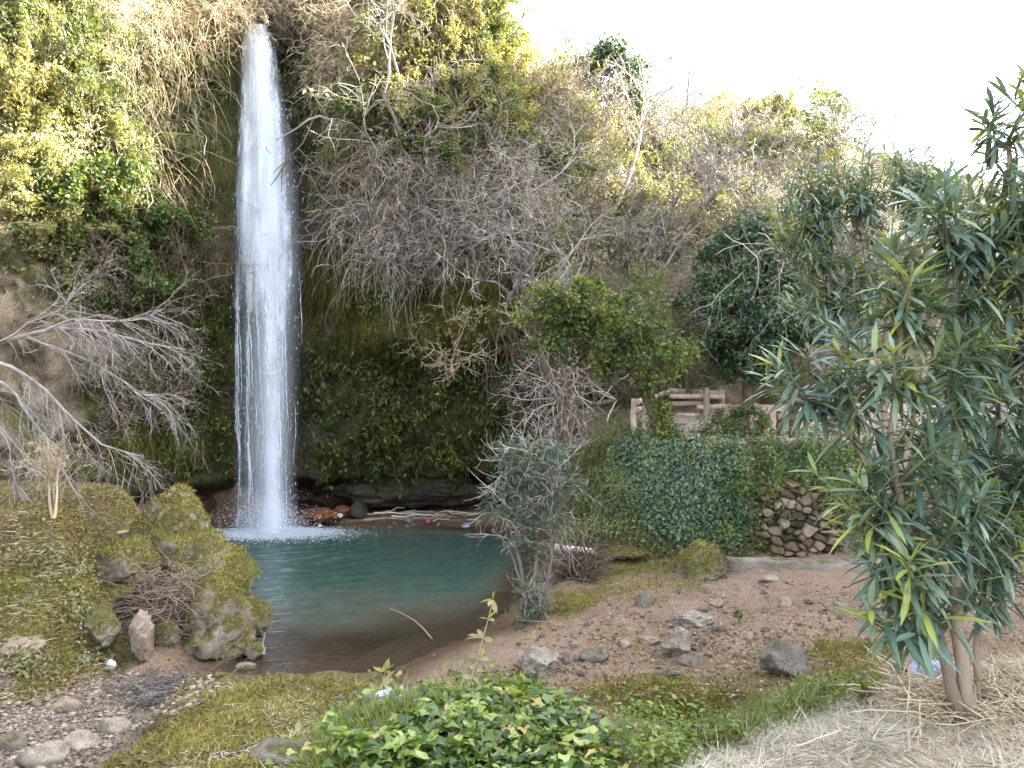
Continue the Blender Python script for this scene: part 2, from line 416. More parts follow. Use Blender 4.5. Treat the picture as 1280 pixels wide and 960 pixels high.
def ground_z(x, y):
    x = np.asarray(x, float); y = np.asarray(y, float)
    wx = x + .12 * fbm(st(x * 1.3, y * 1.3, 2), 3, 51); wy = y + .14 * fbm(st(x * 1.3, y * 1.3, 7), 3, 53)
    z = .10 + .035 * np.clip(wy - 8, 0, 5) * smooth(-.5, 1.5, x) + .05 * smooth(1, 4, x)
    # little terraces and humps on the bare bank
    z = z + .10 * smooth(0, 1, x) * smooth(8.6, 9.1, wy) * (1 - smooth(10, 13, wy)) + .16 * smooth(.4, 1.4, x) * np.exp(-((wy - 7.45) / .42) ** 2) * (.6 + .8 * vnoise(st(x * 1.6, 0, 3), 58))
    # mossy mound before the pool
    m = smooth(-3.05, -2.5, wx + .12 * (wy - 6) + .25 * fbm(st(x * 1.7, y * 1.7, 4), 3, 57)) * (1 - smooth(-1.15, -.75, wx)) * (1 - smooth(6.75, 7.35, wy))
    z = z + m * (.46 + .1 * fbm(st(x * 2, y * 2, 0), 3, 3))
    # left bank
    xe = np.interp(wy, [7, 8.2, 9.0, 9.6, 11], [-3.95, -4.15, -4.6, -5.05, -5.4])
    hb = 1.45 * smooth(.25, -.65, wx - xe) * smooth(6.7, 9.0, wy) + .38 * smooth(-3.1, -3.9, wx) * smooth(7.9, 9.2, wy)
    hb = np.minimum(hb, 1.5) * (1 - .55 * smooth(11.5, 13, wy))
    hb = hb * (1 - smooth(0, 2.2, np.clip((wy - 10.5), 0, 9) * smooth(-5.2, -4, wx)))
    z = z + hb
    # embankment with the terrace on top
    fr = 12.55 + .25 * fbm(st(x * .9, 0, 5), 2, 61) - .1 * np.exp(-((x - 3.0) / .8) ** 2)
    e = smooth(fr, fr + .85, wy) ** .8 * smooth(.55, 2.0, wx + .15 * (wy - 13))
    e = e * (1 - .0 * x)
    z = z * (1 - e) + e * (2.08 + .13 * np.clip(wy - 14, 0, 3.5))
    # pool basin
    d = pool_sd(wx, wy)
    deep = np.minimum(1.5, .05 + .16 * np.clip(d, 0, 1.0) + .55 * np.clip(d - 1.0, 0, 3))
    z = np.where(d > 0, -deep * smooth(-.05, .25, d), z * smooth(0, .55, -d) + .012 * (1 - smooth(0, .55, -d)))
    # near bank
    s = smooth(0, 1.25, wy - edge_y(x))
    top = 1.24 - .045 * (y - 3.5) + .04 * np.exp(-((x + .25) / .6) ** 2 - ((y - 4.0) / .7) ** 2) + .03 * np.clip(x - 2, 0, 3)
    z = top * (1 - s) + z * s
    # gully with the brook below the near bank
    gy = np.interp(x, [.1, .6, 2.5, 4, 8], [6.4, 6.45, 6.65, 7.1, 8])
    z = z - (.75 * smooth(.1, .6, x)) * np.exp(-np.abs((wy - gy) / .5) ** 6)
    # gorge side far to the right, out of the picture: it keeps the sun off the valley floor
    rd = smooth(17, 33, x + .06 * y) * (1 - smooth(22, 31, y)) * smooth(-70, -45, y)
    z = z + rd * (25.8 + 2.0 * fbm(st(x * .12, y * .12, 3), 3, 71))
    z = z + .06 * (1 - np.abs(fbm(st(x * 1.9, y * 1.9, 2), 3, 87))) ** 3 * (d < -.1) * smooth(0, 1, x) - .03 * smooth(0, 1, x) + .045 * fbm(st(x * 2.6, y * 2.6, 0), 3, 81) + .02 * fbm(st(x * 9, y * 9, 0), 3, 83) * (d < 0)
    return z
_gx0, _gy0, _gh = -12.0, 1.0, .05
_gx = _gx0 + _gh * np.arange(int(26 / _gh) + 1); _gy = _gy0 + _gh * np.arange(int(19 / _gh) + 1)
_GG = ground_z(_gx[:, None], _gy[None, :])
def gz(x, y): return bil(_GG, _gx0, _gy0, _gh, np.asarray(x, float), np.asarray(y, float))
def ground_n(x, y):
    e = .06
    return norm(st(-(gz(x + e, y) - gz(x - e, y)) / (2 * e), -(gz(x, y + e) - gz(x, y - e)) / (2 * e), np.ones_like(np.asarray(x, float))))

def G(px, py):
    """where the ray through photo pixel (px,py) meets the ground; NaN when it does not"""
    px = np.atleast_1d(np.asarray(px, float)); py = np.atleast_1d(np.asarray(py, float))
    res = np.full((len(px), 3), np.nan); live = np.ones(len(px), bool)
    Y = 2.4; pd = np.full(len(px), 9.); pY = Y
    while Y < 19.5 and live.any():
        x = (px - 640) / FOC * Y; z = CAMZ - (py - 480) / FOC * Y
        d = z - gz(x, Y + 0 * x); hit = live & (d <= 0)
        if hit.any():
            f = pd[hit] / np.maximum(pd[hit] - d[hit], 1e-6); yy = pY + f * (Y - pY); xx = (px[hit] - 640) / FOC * yy
            res[hit] = np.stack([xx, yy, gz(xx, yy)], -1); live &= ~hit
        pd = d; pY = Y; Y += .02 + .002 * Y
    return res
def g1(px, py):
    r = G(px, py)[0]
    return r if not np.isnan(r).any() else P(px, py, 17.0)
def C(px, py):
    """where the ray through photo pixel (px,py) meets the cliff"""
    px = np.atleast_1d(np.asarray(px, float)); py = np.atleast_1d(np.asarray(py, float))
    res = np.full((len(px), 3), np.nan); live = np.ones(len(px), bool)
    Y = 8.0; jit = .06 * np.random.default_rng(1).random(len(px))
    while Y < 40 and live.any():
        x = (px - 640) / FOC * Y; z = CAMZ - (py - 480) / FOC * Y
        hit = live & (Y >= cyl(x, z)) & (z < ztop(x))
        res[hit] = np.stack([x[hit], Y - jit[hit], z[hit]], -1); live &= ~hit
        Y += .06
    return res
def inpoly(rng, poly, n):
    poly = np.asarray(poly, float); lo = poly.min(0); hi = poly.max(0); out = []
    while sum(map(len, out)) < n:
        p = lo + (hi - lo) * rng.random((n * 2, 2)); ins = np.zeros(len(p), bool)
        for a, b in zip(poly, np.roll(poly, -1, 0)):
            c = (a[1] > p[:, 1]) != (b[1] > p[:, 1])
            ins ^= c & (p[:, 0] < a[0] + (p[:, 1] - a[1]) / (b[1] - a[1] + 1e-12) * (b[0] - a[0]))
        out.append(p[ins])
    return np.concatenate(out)[:n]

# ------------------------------------------------------------------ structure meshes
def grid_mesh(name, X, Y, Z, mat, attrs=None, smooth_sh=True):
    n, m = X.shape
    i = np.arange(n * m).reshape(n, m)
    Q = np.stack([i[:-1, :-1], i[1:, :-1], i[1:, 1:], i[:-1, 1:]], -1).reshape(-1, 4)
    mb = MB(); mb.add(np.stack([X, Y, Z], -1), quads=Q)
    return mb.mesh(name, mat, smooth_sh, attrs)

def ground_material():
    m, nt, out = newmat('earth_bank')
    oc = objco(nt)
    n1 = noise(nt, .9, 8, .68, oc, .4); n2 = noise(nt, 7, 6, .7, oc); n3 = noise(nt, 45, 4, .7, oc)
    f = mth(nt, 'ADD', mth(nt, 'MULTIPLY', n1, .55), mth(nt, 'MULTIPLY', n2, .45))
    dirt = ramp(nt, f, [(.3, (.075, .05, .031)), (.42, (.15, .098, .060)), (.55, (.235, .155, .098)), (.74, (.32, .228, .152))])
    dirt = mixc(nt, mstep(nt, n3, .45, .7), dirt, mixc(nt, .5, dirt, (.42, .34, .27)))
    # pebbles
    vo = N(nt, 'ShaderNodeTexVoronoi'); vo.inputs['Scale'].default_value = 26; nt.links.new(oc, vo.inputs['Vector'])
    sx = N(nt, 'ShaderNodeSeparateColor'); nt.links.new(vo.outputs['Color'], sx.inputs[0])
    peb = mth(nt, 'MULTIPLY', mstep(nt, sx.outputs[0], .78, .84), mth(nt, 'SUBTRACT', 1, mstep(nt, vo.outputs['Distance'], .22, .34)))
    dirt = mixc(nt, peb, dirt, ramp(nt, sx.outputs[1], [(0, (.26, .21, .17)), (1, (.55, .5, .44))]))
    grav = ramp(nt, noise(nt, 12, 5, .7, oc), [(.3, (.09, .07, .055)), (.55, (.20, .165, .135)), (.75, (.34, .30, .26))])
    c = mixc(nt, attr(nt, 'gravel'), dirt, grav)
    mossn = noise(nt, 2.2, 6, .7, oc)
    mf = mstep(nt, mth(nt, 'ADD', mossn, mth(nt, 'MULTIPLY', attr(nt, 'moss'), .36)), .56, .74)
    mcol = ramp(nt, noise(nt, 20, 5, .7, oc), [(.3, (.05, .042, .018)), (.5, (.11, .09, .032)), (.62, (.17, .13, .055)), (.78, (.26, .20, .10))])
    c = mixc(nt, mf, c, mcol)
    hay = ramp(nt, noise(nt, 30, 5, .7, oc), [(.3, (.22, .19, .15)), (.7, (.52, .47, .39))])
    c = mixc(nt, attr(nt, 'path'), c, ramp(nt, n2, [(.3, (.30, .21, .16)), (.7, (.50, .38, .30))]))
    c = mixc(nt, attr(nt, 'hay'), c, hay)
    wet = attr(nt, 'wet')
    c = mixc(nt, wet, c, mixc(nt, 1.0, c, (.45, .36, .28), 'MULTIPLY'))
    p = N(nt, 'ShaderNodeBsdfPrincipled'); p.inputs['Specular IOR Level'].default_value = .25
    nt.links.new(c, p.inputs['Base Color'])
    r = mth(nt, 'SUBTRACT', .92, mth(nt, 'MULTIPLY', wet, .4)); nt.links.new(r, p.inputs['Roughness'])
    h = mth(nt, 'ADD', mth(nt, 'MULTIPLY', n2, .8), mth(nt, 'MULTIPLY', n3, .35)); h = mth(nt, 'ADD', h, mth(nt, 'MULTIPLY', peb, .4))
    nt.links.new(bump(nt, h, 1.0, .09), p.inputs['Normal'])
    nt.links.new(p.outputs[0], out.inputs[0]); return m

def build_ground():
    xs = np.concatenate([-np.geomspace(240, 12.4, 16), np.arange(-12, 9.01, .055), np.arange(9.3, 18, .3), np.geomspace(18.5, 45, 26), np.geomspace(52, 260, 9)])
    ys = np.concatenate([-np.geomspace(240, 1.5, 22), np.arange(-1, 2.6, .25), np.arange(2.7, 19.01, .055), np.geomspace(19.6, 60, 24), np.geomspace(70, 260, 8)])
    X, Y = np.meshgrid(xs, ys, indexing='ij')
    Z = ground_z(X, Y)
    d = pool_sd(X, Y)
    hay = smooth(.55, 1.1, X + .2 * fbm(st(X * 3, Y * 3, 0), 2, 5)) * (1 - smooth(-.15, .25, Y - edge_y(X)))
    grav = smooth(-2.5, -3.1, X + .5 * fbm(st(X, Y, 0), 2, 8)) * (1 - smooth(7.2, 8.2, Y))
    moss = np.zeros_like(X)
    moss = np.maximum(moss, smooth(-3.0, -2.6, X) * (1 - smooth(-.6, .6, X)) * (1 - smooth(7.0, 7.6, Y)))
    moss = np.maximum(moss, .8 * smooth(-3.6, -4.2, X) * smooth(7, 8, Y) * (Y < 12))
    moss = np.maximum(moss, .85 * smooth(.2, .8, X) * np.exp(-((Y - 7.35) / .45) ** 2))
    moss = np.maximum(moss, .75 * smooth(.3, .8, X) * (1 - smooth(2.8, 3.6, X)) * smooth(11.0, 11.7, Y) * (Y < 13))
    moss = np.maximum(moss, .5 * smooth(.5, 1, X) * smooth(12.3, 12.7, Y) * (1 - smooth(1.9, 2.05, Z)) * (Y < 15))
    moss = np.maximum(moss, .6 * np.exp(-(((X - 3.2) / .9) ** 2 + ((Y - 8.0) / .5) ** 2)))
    wet = smooth(-.55, -.05, d) * .95
    wet = np.maximum(wet, smooth(.05, .4, X) * .8 * np.exp(-((Y - np.interp(X, [.1, .6, 2.5, 4, 8], [6.4, 6.45, 6.65, 7.1, 8])) / .4) ** 2))
    o = put('ground', grid_mesh('ground', X, Y, Z, ground_material(), dict(hay=hay, gravel=grav, moss=moss, wet=wet, path=smooth(1.95, 2.05, Z) * smooth(2.1, 2.5, X) * (X < 12) * (Y > 13) * (Y < 18))))
    tag(o, kind='structure')

def cliff_material():
    m, nt, out = newmat('tufa_cliff')
    oc = objco(nt); ocv = objco(nt, (1, 1, .3))
    n1 = noise(nt, .7, 7, .62, ocv); n2 = noise(nt, 4, 6, .65, ocv); n3 = noise(nt, 22, 4, .7, oc)
    f = mth(nt, 'ADD', mth(nt, 'MULTIPLY', n1, .6), mth(nt, 'MULTIPLY', n2, .4))
    c = ramp(nt, f, [(.3, (.055, .042, .03)), (.45, (.13, .10, .065)), (.56, (.22, .17, .115)), (.7, (.32, .265, .20))])
    mossn = noise(nt, 1.1, 6, .65, ocv)
    mf = mstep(nt, mth(nt, 'ADD', mossn, mth(nt, 'MULTIPLY', attr(nt, 'moss'), .45)), .58, .72)
    mcol = ramp(nt, noise(nt, 11, 5, .7, ocv), [(.3, (.03, .035, .008)), (.55, (.075, .075, .016)), (.75, (.16, .14, .03))])
    c = mixc(nt, mf, c, mcol)
    pale = attr(nt, 'pale')
    c = mixc(nt, pale, c, ramp(nt, mth(nt, 'ADD', mth(nt, 'MULTIPLY', n2, .6), mth(nt, 'MULTIPLY', n3, .4)), [(.32, (.10, .075, .05)), (.48, (.28, .22, .16)), (.68, (.52, .45, .36))]))
    red = attr(nt, 'red')
    c = mixc(nt, red, c, ramp(nt, n2, [(.35, (.05, .03, .02)), (.6, (.17, .065, .035)), (.75, (.26, .11, .05))]))
    wet = attr(nt, 'wet')
    c = mixc(nt, wet, c, mixc(nt, 1.0, c, (.42, .42, .42), 'MULTIPLY'))
    p = N(nt, 'ShaderNodeBsdfPrincipled'); p.inputs['Specular IOR Level'].default_value = .3
    nt.links.new(c, p.inputs['Base Color'])
    nt.links.new(mth(nt, 'SUBTRACT', .9, mth(nt, 'MULTIPLY', wet, .4)), p.inputs['Roughness'])
    h = mth(nt, 'ADD', n2, mth(nt, 'MULTIPLY', n3, .35))
    nt.links.new(bump(nt, h, 1.0, .16), p.inputs['Normal'])
    nt.links.new(p.outputs[0], out.inputs[0]); return m

def build_cliff():
    xs = np.concatenate([np.arange(-16, 4, .07), np.arange(4, 30.01, .16)])
    v = np.concatenate([np.linspace(0, .2, 50)[:-1], np.linspace(.2, 1, 110)])
    zt = ztop(xs)
    X = np.repeat(xs[:, None], len(v), 1); Z = -.6 + (zt[:, None] + .6) * v[None]
    Y = cliff_y(X, Z)
    w = np.array([.4, 1, 2, 4, 8, 16, 40, 120])
    Xp = np.repeat(xs[:, None], len(w), 1); Yp = Y[:, -1:] + w[None]
    Zp = zt[:, None] + .25 * fbm(st(Xp * .5, Yp * .5, 0), 2, 9) * np.minimum(w, 1)[None] + .02 * w[None] - .0
    X = np.concatenate([X, Xp], 1); Z = np.concatenate([Z, Zp], 1); Y = np.concatenate([Y, Yp], 1)
    moss = .55 * np.exp(-((X + 6.4) / .8) ** 2) + .6 * smooth(-4.2, -3.4, X) * (1 - smooth(4.2, 5.5, Z)) + .25
    moss = moss * (1 - .6 * smooth(1.5, 2.5, X))
    wet = .9 * np.exp(-((X + 4.8) / 1.1) ** 2) * smooth(0, 1, Z) + .35 * (1 - smooth(3.0, 4.2, Z)) * smooth(-9, -7, X) * (1 - smooth(0, 1, X))
    wet = np.clip(wet, 0, 1)
    red = smooth(-8.5, -7.5, X) * (1 - smooth(-.5, 1.2, X)) * (1 - smooth(.8, 1.05, Z)) * .8
    red = np.maximum(red, .0 * X)
    pale = smooth(.05, .3, fbm(st(X * 1.1, Z * 1.1, 5), 3, 91)) * smooth(-6.8, -7.5, X) * smooth(3.2, 4, Z) * (1 - smooth(6.3, 7.2, Z))
    pale = np.maximum(pale, .75 * smooth(.1, .4, fbm(st(X * 1.4, Z * 1.4, 2), 3, 95)) * smooth(-6.6, -7.2, X))
    o = put('cliff', grid_mesh('cliff', X, Y, Z, cliff_material(), dict(moss=moss, wet=wet, red=red, pale=pale)))
    tag(o, kind='structure')

def water_material():
    m, nt, out = newmat('pool_water')
    oc = objco(nt, (1, 1.8, 1))
    w = mth(nt, 'ADD', noise(nt, 5, 3, .5, oc, .3), mth(nt, 'MULTIPLY', noise(nt, 16, 2, .5, oc), .35))
    w = mth(nt, 'ADD', w, mth(nt, 'MULTIPLY', attr(nt, 'ring'), .9)); nb = bump(nt, w, .5, .06)
    dp = attr(nt, 'depth')
    body = ramp(nt, dp, [(0, (.12, .085, .052)), (.3, (.075, .074, .052)), (.6, (.052, .080, .061)), (1, (.035, .070, .055))])
    df = N(nt, 'ShaderNodeBsdfDiffuse'); nt.links.new(body, df.inputs[0])
    tr = N(nt, 'ShaderNodeBsdfTransparent'); tr.inputs[0].default_value = (.86, .9, .86, 1)
    mx = N(nt, 'ShaderNodeMixShader'); nt.links.new(mth(nt, 'MULTIPLY_ADD', mstep(nt, dp, .0, .45), .8), mx.inputs[0]); nt.nodes[-2 if False else -1]
    for n in nt.nodes:
        if n.bl_idname == 'ShaderNodeMath' and n.operation == 'MULTIPLY_ADD' and not n.inputs[2].is_linked: n.inputs[2].default_value = .18
    nt.links.new(tr.outputs[0], mx.inputs[1]); nt.links.new(df.outputs[0], mx.inputs[2])
    gl = N(nt, 'ShaderNodeBsdfGlossy'); gl.inputs['Roughness'].default_value = .06; nt.links.new(nb, gl.inputs['Normal'])
    fr = N(nt, 'ShaderNodeFresnel'); fr.inputs[0].default_value = 1.33; nt.links.new(nb, fr.inputs['Normal'])
    m2 = N(nt, 'ShaderNodeMixShader'); nt.links.new(fr.outputs[0], m2.inputs[0])
    nt.links.new(mx.outputs[0], m2.inputs[1]); nt.links.new(gl.outputs[0], m2.inputs[2])
    nt.links.new(m2.outputs[0], out.inputs[0]); return m

def build_water():
    xs = np.arange(-7.2, 1.0, .05); ys = np.arange(6.9, 18.2, .05)
    X, Y = np.meshgrid(xs, ys, indexing='ij')
    dep = np.clip(-gz(X, Y) / 1.5, 0, 1)
    sd = pool_sd(X, Y) + .25 * fbm(st(X, Y, 0), 3, 6)
    dep = smooth(.0, 1.0, sd + .5 * smooth(-1, -2.5, X)) * smooth(9.0, 12.9, Y + .9 * fbm(st(X * .8, Y * .8, 0), 3, 6)) * (1 - .5 * smooth(15.2, 16.6, Y)) + .05
    rr = np.hypot(X + 4.8, Y - 16.1) + .25 * fbm(st(X * 1.2, Y * 1.2, 3), 3, 13); ring = np.sin(rr * 15) * np.exp(-rr * .33)
    Z = .0 + .006 * fbm(st(X * 3, Y * 4, 0), 2, 7) + .012 * ring * np.exp(-rr * .2)
    tag(put('pool_water', grid_mesh('pool_water', X, Y, Z, water_material(), dict(depth=dep, ring=ring))), kind='structure')
    # the brook in the gully under the near bank
    xs = np.arange(.5, 7, .1); gy = np.interp(xs, [.1, .6, 2.5, 4, 8], [6.4, 6.45, 6.65, 7.1, 8])
    o = np.linspace(-.5, .5, 8)
    X = np.repeat(xs[:, None], 8, 1); Y = gy[:, None] + o[None]; Z = np.full_like(X, -.5)
    tag(put('brook', grid_mesh('brook', X, Y, Z, bpy.data.materials['pool_water'], dict(depth=np.full_like(X, .1), ring=np.zeros_like(X)))), kind='structure')

# ------------------------------------------------------------------ rocks
import bmesh
def ico(sub):
    bm = bmesh.new(); bmesh.ops.create_icosphere(bm, subdivisions=sub, radius=1)
    V = np.array([v.co[:] for v in bm.verts]); T = np.array([[v.index for v in f.verts] for f in bm.faces]); bm.free(); return V, T
ICO = {k: ico(k) for k in (1, 2, 3, 5)}
def rock_mesh(name, seed, mat, sub=3, rough=.22, cuts=9, half=(1, 1, 1), pit=0.0, peak=0.0):
    r = np.random.default_rng(seed); V, T = ICO[sub]
    V = V.copy()
    for k in range(cuts):
        n = norm(r.normal(size=3)); d = .5 + .36 * r.random()
        ex = V @ n - d; V = V - np.where(ex > 0, ex * .96, 0)[:, None] * n
    o = r.random(3) * 50
    V = V * (1 + rough * fbm(V * 1.6 + o, 3, seed) + rough * .55 * fbm(V * 4.3 + o, 3, seed + 3) + .07 * fbm(V * 14 + o, 2, seed + 5) - .30 * rough * (1 - np.abs(fbm(V * 2.6 + o, 3, seed + 7))) ** 6)[:, None]
    if pit: V = V * (1 - pit * smooth(.25, .5, fbm(V * 4.5 + o, 2, seed + 9)))[:, None]
    if peak: V = V * np.stack([1 - peak * np.clip(V[:, 2] + .15, 0, 1)] * 2 + [np.ones(len(V))], -1)
    V = V * np.asarray(half)
    mb = MB(); mb.add(V, tris=T); return mb.mesh(name, mat)

def boulder(label, px, py, Y, half, mat, seed, sub=5, rough=.22, cuts=9, sink=None, name='boulder', cat='boulder', group=None, pit=0, rz=0, tuft=0, peak=0):
    if Y is None:
        p = g1(px, py)
        p = np.array([p[0], p[1] + half[1] * .5, gz(p[0], p[1] + half[1] * .5) + half[2] * ((.5 if sink is None else sink) - .22)])
    else: p = P(px, py, Y)
    o = put(name, rock_mesh(name, seed, M[mat], sub, rough, cuts, half, pit, peak), None, p, (0, 0, rz))
    tag(o, label, cat, group)
    if tuft:
        me = o.data; n = len(me.vertices); V = np.zeros(n * 3); Nn = np.zeros(n * 3); me.vertices.foreach_get('co', V); me.vertices.foreach_get('normal', Nn)
        V = V.reshape(-1, 3); Nn = Nn.reshape(-1, 3); r = np.random.default_rng(seed + 500)
        cl = fbm(V * 4 + seed, 3, seed); w = np.clip(Nn[:, 2] + .35, 0, 1) * (cl > -.12) + 1e-6
        i = r.choice(n, tuft, p=w / w.sum()); nn = Nn[i]; mb = MB()
        d = norm(nn + .8 * r.normal(size=nn.shape) + np.array([0, 0, -.25]))
        leaves(mb, V[i] + .01 * r.normal(size=nn.shape), d, norm(nn + .4 * r.normal(size=nn.shape)), .05 * (.4 + 1.1 * r.random(tuft)), .008, np.clip(.5 + .6 * cl[i] + .28 * r.normal(size=tuft), 0, 1), 'blade', 0, .5)
        put('moss', mb.mesh('moss', M['moss_tuft']), o)
    return o

def gritmat(name, a, b):
    m, nt, out = newmat(name); c = ramp(nt, attr(nt, 'tone'), [(0, a), (1, b)])
    p = N(nt, 'ShaderNodeBsdfPrincipled'); p.inputs['Roughness'].default_value = .9; p.inputs['Specular IOR Level'].default_value = .2
    nt.links.new(c, p.inputs['Base Color']); nt.links.new(p.outputs[0], out.inputs[0]); return m

def build_rocks():
    b = boulder
    b('moss-topped pointed boulder, highest of the heap left of the pool', 214, 672, 10.1, (.62, .55, .60), 'rock_mossy', 1, 5, .34, 4, tuft=4200, peak=.32)
    b('tall grassy mossy block rising straight from the left edge of the pool', 274, 742, 9.6, (.54, .6, .82), 'rock_mossy', 2, 5, .34, 4, tuft=5200, peak=.12)
    b('mossy rounded boulder overhanging the shallow water in front of the heap', 271, 782, 8.9, (.42, .42, .50), 'rock_mossy', 3, 5, .3, 4, tuft=3000, peak=.25)
    b('mossy boulder between the bank and the pointed boulder', 150, 704, 9.2, (.44, .4, .40), 'rock_mossy', 4, 5, .32, 4, tuft=2600)
    b('curved bare grey slab leaning below the twig heap on the left', 178, 802, 8.2, (.14, .22, .29), 'rock_tan', 5)
    b('low mossy lobe of rock dipping into the pool beside the tall block', 314, 772, 9.25, (.22, .3, .28), 'rock_mossy', 6, tuft=900)
    b('small dark green stone wedged between grey slab and mossy boulder', 206, 797, 8.5, (.16, .16, .2), 'rock_mossy', 7)
    b('pale tan rock set in the yellow grass of the left bank', 130, 785, 8.15, (.17, .25, .24), 'rock_mossy', 8)
    b('broad mossy rock shelf stepping down from the left bank to the twig heap', 122, 742, 8.9, (.42, .4, .34), 'rock_mossy', 14, 5, .32, 4, tuft=2400)
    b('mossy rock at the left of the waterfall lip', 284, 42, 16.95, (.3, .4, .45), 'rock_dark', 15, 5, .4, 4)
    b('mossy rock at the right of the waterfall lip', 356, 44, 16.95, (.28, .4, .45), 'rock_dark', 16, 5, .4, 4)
    b('lumpy mossy rock face halfway down the left bank', 62, 760, 8.35, (.34, .36, .26), 'rock_mossy', 17, 5, .34, 4, tuft=1200)
    b('low mossy rock at the top edge of the left bank', 60, 668, 9.2, (.5, .4, .24), 'rock_mossy', 18, 5, .34, 4, tuft=2200)
    b('tan rock showing through the weeds low on the left bank', 28, 812, 7.55, (.2, .24, .16), 'rock_tan', 19, 5, .3)
    b('flat brown stone lying at the waterline below the mossy boulders', 307, 833, 8.55, (.13, .1, .04), 'rock_tan', 9, 3)
    b('low mossy stone at the waterline with a stick beside it', 318, 815, 8.8, (.16, .14, .12), 'rock_mossy', 10, 3)
    b('mossy shoulder of rock linking the pointed boulder and the tall block', 236, 700, 9.9, (.5, .4, .42), 'rock_mossy', 12, 5, .3, 4, tuft=3200)
    b('tan rock above the twig heap beside the mossy shoulder', 236, 745, 9.3, (.2, .2, .22), 'rock_tan', 13, 3)
    # bare bank on the right
    b('large white pitted limestone rock in the middle of the bare bank', 849, 818, None, (.19, .17, .18), 'rock_pale', 21, 5, .2, 10, .75, pit=.16)
    b('small oval stone tucked under the white pitted rock', 862, 831, None, (.10, .08, .07), 'rock_grey', 22, 3)
    b('big rounded grey boulder on the bank near the green weeds', 986, 846, None, (.25, .22, .22), 'rock_grey', 23, 5, .16, 8, .7)
    b('upright pitted grey rock at the foot of the waterside shrub', 673, 842, None, (.22, .19, .22), 'rock_pale', 24, 5, .2, 9, .7, pit=.1)
    b('long low half-buried stone between two rows of pebbles', 746, 826, None, (.19, .12, .09), 'rock_grey', 25, 3)
    b('small upright stone beside the upright pitted rock', 711, 828, None, (.06, .05, .10), 'rock_pale', 26, 3)
    b('little round stone on the ledge above the upright pitted rock', 719, 810, None, (.06, .06, .06), 'rock_pale', 27, 3)
    b('pale wedge stone left of the white pitted rock', 780, 808, None, (.08, .07, .06), 'rock_pale', 28, 3)
    b('broad low tan stone left of the white pitted rock', 812, 806, None, (.16, .1, .07), 'rock_tan', 29, 3)
    b('jagged pale stones breaking out of the bank above the white pitted rock', 868, 780, None, (.24, .15, .10), 'rock_pale', 30, 5, .3, 7, .4)
    b('grey stone standing right of the jagged pale stones', 897, 790, None, (.08, .07, .09), 'rock_grey', 31, 3)
    b('square tan stone next to the green weed clump', 938, 802, None, (.07, .06, .07), 'rock_tan', 32, 3)
    b('rounded stone on the upper bank below the concrete kerb', 983, 758, None, (.11, .09, .08), 'rock_tan', 33, 3)
    b('flat pale stone on the upper bank close under the kerb', 965, 726, None, (.14, .1, .05), 'rock_pale', 34, 3)
    b('tan stone pair embedded on the slope above the bank', 895, 758, None, (.12, .09, .06), 'rock_tan', 35, 3)
    b('mossy earth-covered rock at the end of the concrete kerb', 878, 722, None, (.42, .35, .30), 'rock_mossy', 36, 5, .3, 7, .6, tuft=2200)
    b('flat mossy slab at the top of the root bank beside the pipe', 775, 703, None, (.45, .28, .10), 'rock_mossy', 37, 5, tuft=1500)
    b('grey block in the mossy slope below the slab', 808, 758, None, (.13, .12, .13), 'rock_grey', 38, 3)
    b('pale cracked rock behind the leaning oleander stems', 1152, 845, None, (.22, .2, .2), 'rock_tan', 39, 5, .25)
    b('rounded tan rock at the wall foot behind the kerb', 990, 700, 12.9, (.4, .3, .22), 'rock_tan', 40, 5)
    b('dark tan boulder lying right of the wall behind the kerb', 1035, 702, 12.7, (.26, .25, .3), 'rock_tan', 41, 5)
    # stream bed at lower left
    b('pale smooth cobble nearest the mossy mound in the stream bed', 137, 916, None, (.15, .12, .08), 'rock_pale', 51, 3, .1, 4)
    b('broad pale cobble in the middle of the stream bed row', 96, 934, None, (.17, .13, .08), 'rock_pale', 52, 3, .1, 4)
    b('half-buried pale cobble at the bottom corner of the stream bed', 52, 955, None, (.22, .15, .10), 'rock_pale', 53, 3, .1, 4)
    b('grey cobble at the left edge of the stream bed', 10, 938, None, (.12, .1, .10), 'rock_grey', 54, 3, .1, 4)
    b('tan cobble below the yellow grass of the left bank', 80, 888, None, (.13, .1, .07), 'rock_tan', 55, 3, .12, 4)
    b('white pebble at the foot of the grey slab', 136, 838, None, (.06, .05, .04), 'rock_pale', 56, 3)
    b('flat grey stone bedded in the front of the mossy mound', 352, 950, None, (.18, .12, .06), 'rock_grey', 57, 3)
    # far shore
    b('bright orange rock ledge beside the foot of the waterfall', 402, 645, 17.0, (.46, .35, .16), 'rock_red', 61, 5, .45, 5)
    b('smaller orange rock at the right end of the orange ledge', 426, 638, 17.2, (.18, .2, .14), 'rock_red', 62, 3)
    b('round pale rock in the spray behind the falling water', 330, 656, 16.6, (.32, .3, .25), 'rock_dark', 63, 3)
    b('orange rock left of the waterfall in the dark undercut', 280, 640, 17.3, (.35, .3, .14), 'rock_red', 64, 3)
    b('mossy hump of rock on the far shore next to the orange ledge', 446, 638, 17.3, (.25, .25, .2), 'rock_dark', 65, 3)
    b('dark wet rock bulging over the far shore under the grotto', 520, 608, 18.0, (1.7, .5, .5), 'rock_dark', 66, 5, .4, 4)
    # small stones: copies of a few meshes
    r = np.random.default_rng(5)
    small = [rock_mesh('stone', 200 + k, M[['rock_pale', 'rock_tan', 'rock_grey'][k % 3]], 2, .18, 7, (1, .8, .65)) for k in range(9)]
